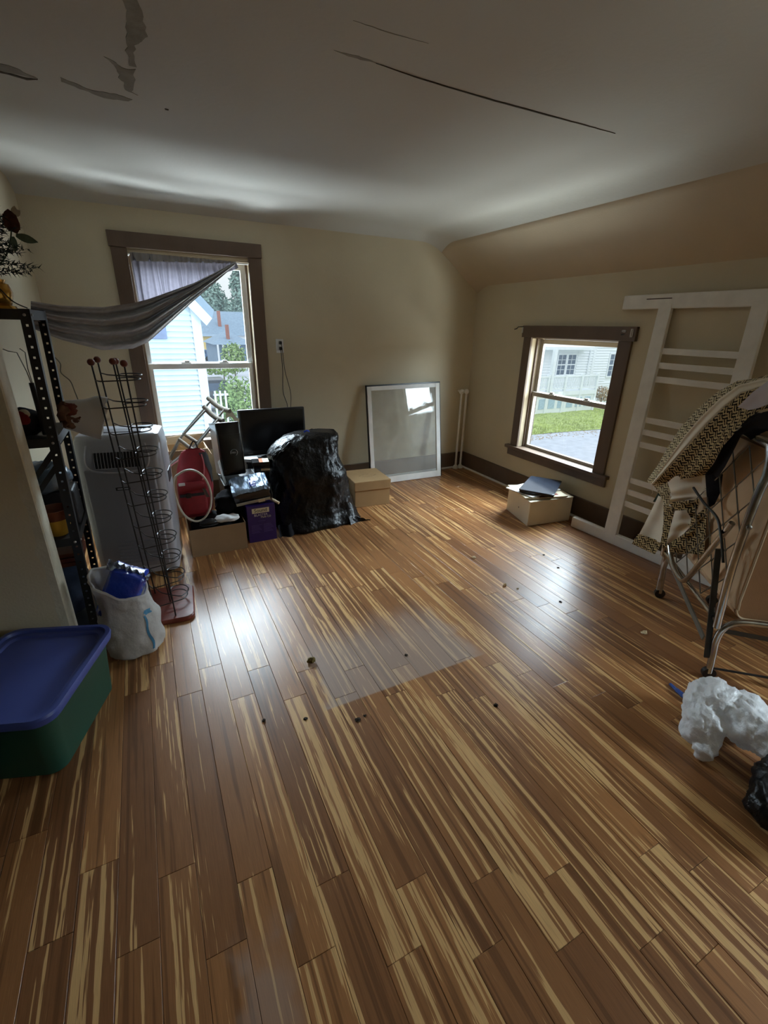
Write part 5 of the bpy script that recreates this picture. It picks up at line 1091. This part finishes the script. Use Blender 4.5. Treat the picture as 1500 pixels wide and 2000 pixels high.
MT['crumb'] = mat('dark_debris', (46, 34, 20), 0.9, 0, 0.4, 100); MT['crumbl'] = mat('pale_debris', (206, 186, 150), 0.9, 0, 0.3, 100); MT['moss'] = mat('olive_scrap', (104, 88, 36), 0.8, 0, 0.5, 90)
def crumb(u, v, r, m, lab, seed, fl=.5):
    p = at_z(u, v, 0); mb = MB(); mb.ball((p.x, p.y, r * fl), r, 8, 6, (1, .8, fl)); mb.crumple(r * .6, .8 / r, seed)
    for q in mb.bm.verts: q.co.z = max(q.co.z, .0002)
    ob('floor_crumb', mb, m, None, label=lab, cat='debris', group='debris on the floor', loc=(p.x, p.y, 0))
for k, a in enumerate(((608, 1294, .020, 'moss', 'largest olive brown scrap on the pale worn patch of floor', .7), (968, 1378, .012, 'crumb', 'dark flake on the floor right of the worn patch', .3), (515, 1408, .008, 'crumb', 'dark crumb on the floor left of the worn patch', .5), (700, 1406, .014, 'crumb', 'dark smear of dirt just below the worn patch', .12), (713, 1398, .007, 'crumb', 'small dark speck beside the dirt smear below the worn patch', .2), (596, 1404, .010, 'crumb', 'dark spot on the floor between crumb and dirt smear', .15), (793, 1280, .008, 'crumb', 'dark crumb on the right half of the worn patch', .4),
    (986, 1144, .014, 'crumbl', 'pale crumb near the left of the right window reflection', .6), (925, 1090, .014, 'crumbl', 'pale brown crumb in the middle of the floor', .4), (1258, 1236, .020, 'crumbl', 'pale flake on the floor left of the folding bed', .15), (1011, 1150, .008, 'crumbl', 'thin pale chip beside the pale crumb', .4), (1090, 1109, .010, 'crumb', 'dark speck inside the right window reflection', .2), (1062, 1084, .010, 'crumb', 'dark chip at the top of the right window reflection', .2), (1094, 1176, .010, 'crumb', 'dark chip at the foot of the right window reflection', .2), (312, 0, .0, '', '', 0))):
    if a[2]: crumb(a[0], a[1], a[2], a[3], a[4], k, a[5])

# ------------------------------------------------------------------ outside: the neighbours' houses, garden and street, one storey below
GZ = -3.0
MT['siding'] = mat('white_clapboard', (196, 214, 224), 0.7, 0, 0.04, 3); MT['siding2'] = mat('white_clapboard_far', (226, 230, 232), 0.7, 0, 0.03, 3); MT['roofblue'] = mat('blue_grey_roof', (122, 142, 160), 0.8, 0, 0.12, 3); MT['shutter'] = mat('blue_grey_shutter', (112, 130, 164), 0.6); MT['yellowh'] = mat('yellow_house_paint', (222, 196, 128), 0.7); MT['brick'] = mat('red_brick', (164, 110, 96), 0.9, 0, 0.15, 8)
MT['grass'] = mat('lawn', (150, 164, 92), 0.95, 0, 0.35, 5, 0.4, 30); MT['blade'] = mat('grass_blades', (168, 182, 98), 0.9, 0, 0.35, 1.2); MT['asphalt'] = mat('grey_asphalt', (172, 176, 184), 0.9, 0, 0.1, 3, 0.15, 80); MT['foliage'] = mat('tree_foliage', (142, 168, 156), 0.9, 0, 0.35, 1.5); MT['bushg'] = mat('bush_foliage', (146, 172, 108), 0.9, 0, 0.35, 4); MT['bark'] = mat('bark', (92, 78, 66), 0.9); MT['winglass'] = mat('window_glass_dark', (84, 100, 118), 0.15, 0, 0.1, 2); MT['vanb'] = mat('dark_van_paint', (44, 54, 66), 0.3); MT['carb'] = mat('blue_car_paint', (92, 116, 150), 0.3); MT['tyre'] = mat('tyre_rubber', (24, 24, 26), 0.8); MT['dryleaf'] = mat('fallen_leaves', (158, 132, 92), 0.9, 0, 0.3, 30)
struct('street_ground', MB().box(-60, 120, 6.2, 190, GZ - .2, GZ), 'asphalt'); struct('yard_ground', MB().box(4.2, 60, -20, 6.2, GZ - .2, GZ), 'asphalt')
mb = MB(); mb.grid(lambda a, b: Vector((lerp(11, 34, a), lerp(15.7 + .25 * math.sin(a * 9), 21.4, b), GZ + .02 + .10 * b + .05 * noise.noise(Vector((a * 20, b * 9, 0))))), 40, 14)
lawn = ob('lawn', mb, 'grass', kind='structure'); 
mb = MB(); RG = random.Random(11)
for k in range(5200):
    x, y = RG.uniform(11.5, 31), 15.75 + 3.9 * RG.random() ** 1.3; h = RG.uniform(.05, .20); a = RG.uniform(0, PI); s_ = Vector((math.cos(a), math.sin(a), 0)) * .02
    p = Vector((x, y, GZ + .03)); mb.face(mb.verts([p - s_, p + s_, p + Vector((RG.uniform(-.06, .06), RG.uniform(-.06, .06), h))]))
ob('tall_grass', mb, 'blade', None, label='long green grass growing on the verge across the street', cat='grass', kind='stuff')
mb = MB()
for k in range(260):
    x = RG.uniform(11, 24); y = 15.5 + RG.gauss(0, .28) - .15; p = Vector((x, y, GZ + .012)); a = RG.uniform(0, PI); s_ = Vector((math.cos(a), math.sin(a), .1)) * .05; q = Vector((-s_.y, s_.x, .3 * s_.x))
    mb.face(mb.verts([p - s_, p + q * .6, p + s_, p - q * .6]))
ob('fallen_leaves', mb, 'dryleaf', None, label='brown fallen leaves along the edge of the grass', cat='leaves', kind='stuff')
def clap(root, x0, x1, y, z0, z1, step, m, individually, holes=()):
    k = 0; z = z0; me = None; allm = MB()
    while z < z1 - .02:
        segs = [(x0, x1)]
        for hx0, hx1, hz0, hz1 in holes:
            if z + step > hz0 and z < hz1: segs = [s for a, b in segs for s in ((a, min(b, hx0)), (max(a, hx1), b)) if s[1] - s[0] > .02]
        for a, b in segs:
            h = min(step, z1 - z)
            if individually and (a, b) == (x0, x1):
                if me is None:
                    o = ob('clapboard', MB().hexa([(a, y - .062, z), (b, y - .062, z), (b, y, z), (a, y, z)], [(a, y - .008, z + step), (b, y - .008, z + step), (b, y, z + step), (a, y, z + step)]), m, root); me = o.data; zz = z
                else:
                    o = bpy.data.objects.new('clapboard', me); C.objects.link(o); o.parent = root; o.location = (0, 0, z - zz)
            else: allm.hexa([(a, y - .055, z), (b, y - .055, z), (b, y, z), (a, y, z)], [(a, y - .006, z + h), (b, y - .006, z + h), (b, y, z + h), (a, y, z + h)])
        z += step
    if len(allm.bm.verts): ob('siding', allm, m, root, kind='stuff')
    else: allm.bm.free()
def sash_window(root, x0, x1, z0, z1, y, nx=2, nzp=2, trim='siding2'):
    fw = .07 * (x1 - x0) / .9 + .03; mb = MB()
    mb.box(x0 - fw, x0, y - .06, y, z0 - fw, z1 + fw); mb.box(x1, x1 + fw, y - .06, y, z0 - fw, z1 + fw); mb.box(x0, x1, y - .06, y, z1, z1 + fw); mb.box(x0, x1, y - .06, y, z0 - fw, z0); mb.box(x0, x1, y - .05, y - .01, (z0 + z1) / 2 - .03, (z0 + z1) / 2 + .03)
    for k in range(1, nx): x = lerp(x0, x1, k / nx); mb.box(x - .012, x + .012, y - .04, y - .01, z0, z1)
    for k in range(1, nzp * 2): z = lerp(z0, z1, k / (nzp * 2)); mb.box(x0, x1, y - .04, y - .01, z - .012, z + .012)
    f = ob('window', mb, trim, root); ob('pane', MB().box(x0, x1, y - .015, y, z0, z1), 'winglass', f)
# neighbour's house close to the tall window
h1 = thing('clapboard_house', 'white clapboard gable end right outside the tall window', 'house', (-1.5, 11.4, GZ))
cx1 = at_y(397, 690, 11).x
ob('house_core', MB().box(-7, cx1 - .05, 11.001, 18, GZ, 3.3), 'siding', h1)
clap(h1, -7, cx1 - .16, 11, GZ, 3.0, .108, 'siding', True)
ob('corner_board', MB().box(cx1 - .16, cx1 + .02, 10.94, 11.1, GZ, 3.0), 'siding', h1)
p_ = at_y(378, 584, 10.8); q_ = at_y(414, 622, 10.8); d_ = (p_ - q_); e0 = q_; e1 = q_ + d_ * 9
ob('gable_roof', MB().hexa([e0, e1, e1 + Vector((0, 8, 0)), e0 + Vector((0, 8, 0))], [e0 + Vector((.06, 0, .16)), e1 + Vector((.06, 0, .16)), e1 + Vector((.06, 8, .16)), e0 + Vector((.06, 8, .16))]), 'roofblue', h1)
ob('rake_board', MB().hexa([e0 - Vector((.12, .0, .14)), e1 - Vector((.12, 0, .14)), e1 - Vector((.12, -.05, .14)), e0 - Vector((.12, -.05, .14))], [e0 - Vector((0, .03, 0)), e1 - Vector((0, .03, 0)), e1 + Vector((0, .05, 0)), e0 + Vector((0, .05, 0))]), 'siding', h1)
a_, b_ = at_y(302, 640, 10.95), at_y(327, 662, 10.95)
ob('shutter', MB().box(b_.x - .42, b_.x, 10.92, 10.96, b_.z, b_.z + 1.5).bevel(.01), 'shutter', h1)
ob('soffit_light', MB().box(-7, cx1, 10.8, 11.0, 3.0, 3.06), 'siding', h1)
# houses farther down
def simple_house(name, lab, xa, xb, y, dpt, z0, ze, zr, wall, roof, wins=(), chim=None, hip=False):
    t = thing(name, lab, 'house', ((xa + xb) / 2, y + dpt / 2, z0))
    ob('wall', MB().box(xa, xb, y, y + dpt, z0, ze), wall, t); o_ = .35
    if hip: mb = MB().loft([[Vector(p) for p in ((xa - o_, y - o_, ze), (xb + o_, y - o_, ze), (xb + o_, y + dpt + o_, ze), (xa - o_, y + dpt + o_, ze))], [Vector(p) for p in ((lerp(xa, xb, .42), y + dpt * .45, zr), (lerp(xa, xb, .58), y + dpt * .45, zr), (lerp(xa, xb, .58), y + dpt * .55, zr), (lerp(xa, xb, .42), y + dpt * .55, zr))]])
    else: mb = MB().loft([[Vector(p) for p in ((x, y - o_, ze), (x, y + dpt / 2, zr), (x, y + dpt + o_, ze))] for x in (xa - o_, xb + o_)])
    ob('roof', mb, roof, t)
    for w_ in wins: sash_window(t, *w_, y, 1, 1)
    if chim: ob('chimney', MB().box(chim[0], chim[0] + .006 * y, y + dpt * .16, y + dpt * .16 + .5, chim[1] - 3.6, chim[1]), 'brick', t)
    return t
P_ = at_y
a, b = P_(398, 655, 92), P_(470, 655, 92)
simple_house('far_house', 'far house with wide blue grey roof seen through the tall window', a.x - 2, b.x + 8, 92, 14, GZ, P_(430, 655, 92).z, P_(430, 608, 99).z, 'siding2', 'roofblue', (), (P_(427, 640, 94.2).x, P_(428, 607, 94.2).z))
a, b = P_(401, 690, 72), P_(433, 690, 72)
simple_house('yellow_house', 'small yellow house below the wide blue roof', a.x, b.x, 72, 8, GZ, P_(415, 657, 72).z, P_(415, 653, 76).z, 'yellowh', 'roofblue')
a, b = P_(424, 690, 55), P_(466, 690, 55)
ph = simple_house('porch_house', 'grey hip roofed porch house with white posts behind the bushes', a.x, b.x + 1.5, 55, 9, GZ, P_(440, 673, 55).z, P_(446, 648, 59).z, 'roofblue', 'roofblue', (), (P_(441, 640, 56.4).x, P_(441, 634, 56.4).z), True)
for k in range(5): x = lerp(a.x + .1, b.x, k / 4); ob('porch_post', MB().box(x - .09, x + .09, 54.55, 54.73, GZ, P_(440, 673, 55).z), 'siding2', ph)
def leafy(name, lab, c, r, n, size, m, trunk=None, seed=1, group=None, cat='tree'):
    t = thing(name, lab, cat, (c[0], c[1], GZ), group); rg = random.Random(seed); mb = MB()
    for k in range(n):
        d = Vector((rg.gauss(0, 1), rg.gauss(0, 1), rg.gauss(0, 1))).normalized(); q = rg.uniform(.55, 1) ; f = 1 + .35 * noise.noise(d * 2.3 + Vector((seed, 0, 0)))
        p = Vector((c[0] + d.x * r[0] * q * f, c[1] + d.y * r[1] * q * f, c[2] + d.z * r[2] * q * f))
        a = Vector((rg.gauss(0, 1), rg.gauss(0, 1), rg.gauss(0, 1))).normalized() * size; b = a.cross(d + Vector((.01, .2, .3))).normalized() * size * .7
        mb.face(mb.verts([p - a, p + b, p + a, p - b]))
    ob('foliage', mb, m, t)
    if trunk: ob('trunk', MB().tube([(c[0], c[1], GZ), (c[0] + .1, c[1], c[2] - r[2] * .2), (c[0], c[1] + .1, c[2] + r[2] * .4)], [trunk, trunk * .8, trunk * .4], 8), 'bark', t)
    else: ob('stem', MB().tube([(c[0], c[1], GZ), (c[0], c[1], c[2])], [.06, .03], 6), 'bark', t)
    return t
def tree_at(u, v, y, r, n, size, lab, seed, m='foliage', trunk=.25): p = P_(u, v, y); return leafy('tree', lab, (p.x, p.y, p.z), r, n, size, m, trunk, seed, 'trees beyond the far houses')
tree_at(471, 575, 118, (2.3, 2.3, 8.5), 1900, .42, 'tall dark conifer rising at the right of the tall window view', 1)
tree_at(452, 606, 138, (4.2, 3, 2.6), 1200, .42, 'low round tree left of the tall conifer', 2)
tree_at(411, 586, 120, (3.4, 3, 4.0), 1300, .42, 'dark tree above the wide blue roof, beside the gable', 3)
tree_at(390, 600, 152, (5.0, 3, 3.2), 900, .45, 'lower tree at the left, behind the gable corner', 4)
tree_at(500, 600, 113, (4.0, 3, 5.0), 900, .45, 'green tree hidden partly by the window frame', 5)
p = P_(456, 690, 46); leafy('garden_bush', 'small yellow green bush in front of the porch house', (p.x, p.y, p.z - .2), (1.2, .8, 1.1), 700, .14, 'bushg', None, 6, cat='bush')
p = P_(463, 776, 15); leafy('garden_bush', 'large light green bush low in the tall window beside the van', (p.x, p.y, p.z - .25), (.72, .6, .95), 2200, .055, 'bushg', None, 7, cat='bush')
p = P_(436, 719, 33); leafy('garden_bush', 'pale shrub behind the dark van', (p.x, p.y, p.z), (1.7, .7, .45), 700, .10, 'bushg', None, 8, cat='bush')
def car(name, lab, x, y, L, Wd, Hh, m, z0=GZ):
    t = thing(name, lab, 'car', (x, y, z0)); rr = []
    prof = [(-.5, .28), (-.5, .55), (-.36, .62), (-.24, .98), (.30, 1.0), (.44, .66), (.5, .60), (.5, .28)]
    mb = MB(); mb.loft([[Vector((x + a * L, yy, z0 + b * Hh)) for a, b in prof] for yy in (y - Wd / 2, y + Wd / 2)]); bo = ob('body', mb.bevel(.06, 2), m, t, True)
    ob('side_window', MB().box(x - .2 * L, x + .28 * L, y - Wd / 2 - .01, y - Wd / 2 + .01, z0 + .66 * Hh, z0 + .9 * Hh), 'winglass', t)
    for a in (-.32, .32):
        for s_ in (-1, 1): ob('wheel', MB().tube([(x + a * L, y + s_ * (Wd / 2 - .1), z0 + .3), (x + a * L, y + s_ * (Wd / 2 + .02), z0 + .3)], .3, 14), 'tyre', t)
p = P_(437, 735, 18); p = P_(472, 750, 27); car('parked_van', 'dark van parked beyond the clapboard house corner', p.x - 2.2, 27.8, 4.4, 1.8, 1.75, 'vanb')
p = P_(423, 690, 64); car('parked_car', 'blue car parked in front of the yellow house', p.x - 2.2, 67, 4.2, 1.7, 1.4, 'carb')
fe = thing('white_fence', 'white post fence between clapboard house and bush', 'fence', (P_(418, 780, 13).x, 13, GZ))
for k in range(3):
    x = P_(409, 770, 13).x + .14 + .13 * k; ob('fence_post', MB().box(x - .022, x + .022, 12.97, 13.03, GZ, P_(415, 764, 13).z), 'siding2', fe)
zr = P_(415, 770, 13).z; ob('fence_rail', MB().box(P_(409, 770, 13).x + .1, P_(409, 770, 13).x + .48, 13.03, 13.06, zr - .05, zr), 'siding2', fe)
# white house across the street, seen through the right window
YH = 21.4
h2 = thing('porch_railing_house', 'white clapboard house with railed porch across the street', 'house', (24, 24, GZ))
xl, xm, xr = P_(1062, 700, YH).x, P_(1159, 700, YH).x, P_(1240, 700, YH).x
ztop = P_(1120, 672, YH).z + 1.8
wz0, wz1 = P_(1110, 731, YH).z, P_(1110, 693, YH).z
wins = [(P_(1090, 700, YH).x, P_(1105, 700, YH).x, wz0, wz1), (P_(1109, 700, YH).x, P_(1124, 700, YH).x, wz0, wz1), (P_(1191, 700, YH).x, P_(1207, 700, YH).x, P_(1200, 734, YH).z, P_(1200, 692, YH).z)]
ob('house_core', MB().box(xl - 8, xr + 6, YH + .001, YH + 9, GZ, ztop), 'siding2', h2)
clap(h2, xl - 2, xr + 3, YH, GZ + .8, ztop, .16, 'siding2', False, [(w_[0] - .15, w_[1] + .15, w_[2] - .15, w_[3] + .15) for w_ in wins])
for w_ in wins: sash_window(h2, *w_, YH, 2, 2)
ob('corner_board', MB().box(xm - .12, xm + .12, YH - .06, YH, GZ, ztop), 'siding2', h2); ob('down_pipe', MB().tube([(xm - .45, YH - .08, GZ), (xm - .45, YH - .08, ztop)], .05, 8), 'siding2', h2)
ze = P_(1120, 683, YH - .6).z; ob('porch_eave', MB().hexa([(xl - 8, YH - .8, ze), (P_(1141, 683, YH).x, YH - .8, ze), (P_(1141, 683, YH).x, YH, ze), (xl - 8, YH, ze)], [(xl - 8, YH - .8, ze + .16), (P_(1141, 683, YH).x, YH - .8, ze + .16), (P_(1141, 683, YH).x, YH, ze + .5), (xl - 8, YH, ze + .5)]), 'siding2', h2)
py = YH - 1.6; zr1, zr0, zd = P_(1120, 733, py).z, P_(1120, 757, py).z, P_(1120, 763, py).z
px1 = P_(1168, 740, py).x
ob('porch_deck', MB().box(xl - 8, px1, py - .05, YH, zd - .25, zd), 'siding2', h2)
ob('porch_wall', MB().box(xl - 8, px1 - .1, py, py + .05, GZ, zd - .25), 'siding2', h2)
ob('hand_rail', MB().box(xl - 8, px1, py - .05, py + .05, zr1 - .08, zr1), 'siding2', h2); ob('bottom_rail', MB().box(xl - 8, px1, py - .03, py + .03, zr0 - .06, zr0), 'siding2', h2)
for k in range(7): x = px1 - .05 - 1.35 * k; ob('porch_post', MB().box(x - .07, x + .07, py - .07, py + .07, GZ, zr1 + .06), 'siding2', h2)
mb = MB(); x = px1 - 9
while x < px1: mb.box(x - .018, x + .018, py - .018, py + .018, zr0, zr1 - .08); x += .125
ob('balusters', mb, 'siding2', h2, kind='stuff')
ob('porch_column', MB().box(P_(1083, 700, py).x - .1, P_(1083, 700, py).x + .1, py - .1, py + .1, zd, ze + .1), 'siding2', h2)
mb = MB(); x = xl - 6
while x < px1 - .3: mb.box(x, x + .5, py - .02, py - .001, GZ + .35, zd - .4); x += .75
MT['lattice'] = mat('pale_blue_lattice', (168, 190, 206), 0.8)
ob('lattice_panel', mb, 'lattice', h2, kind='stuff', label='pale blue panels under the porch')
p = P_(1172, 772, 20.5); leafy('garden_bush', 'dry brownish shrub at the porch corner across the street', (p.x + .2, p.y, p.z + .05), (.9, .5, .5), 900, .05, 'dryleaf', None, 12, cat='bush')
p = P_(1062, 690, 26); leafy('tree', 'green tree left of the porch house, through the right window', (p.x - 14, p.y + 10, p.z + 1), (3, 3, 3), 900, .3, 'foliage', .25, 13)
bpy.context.view_layer.update()
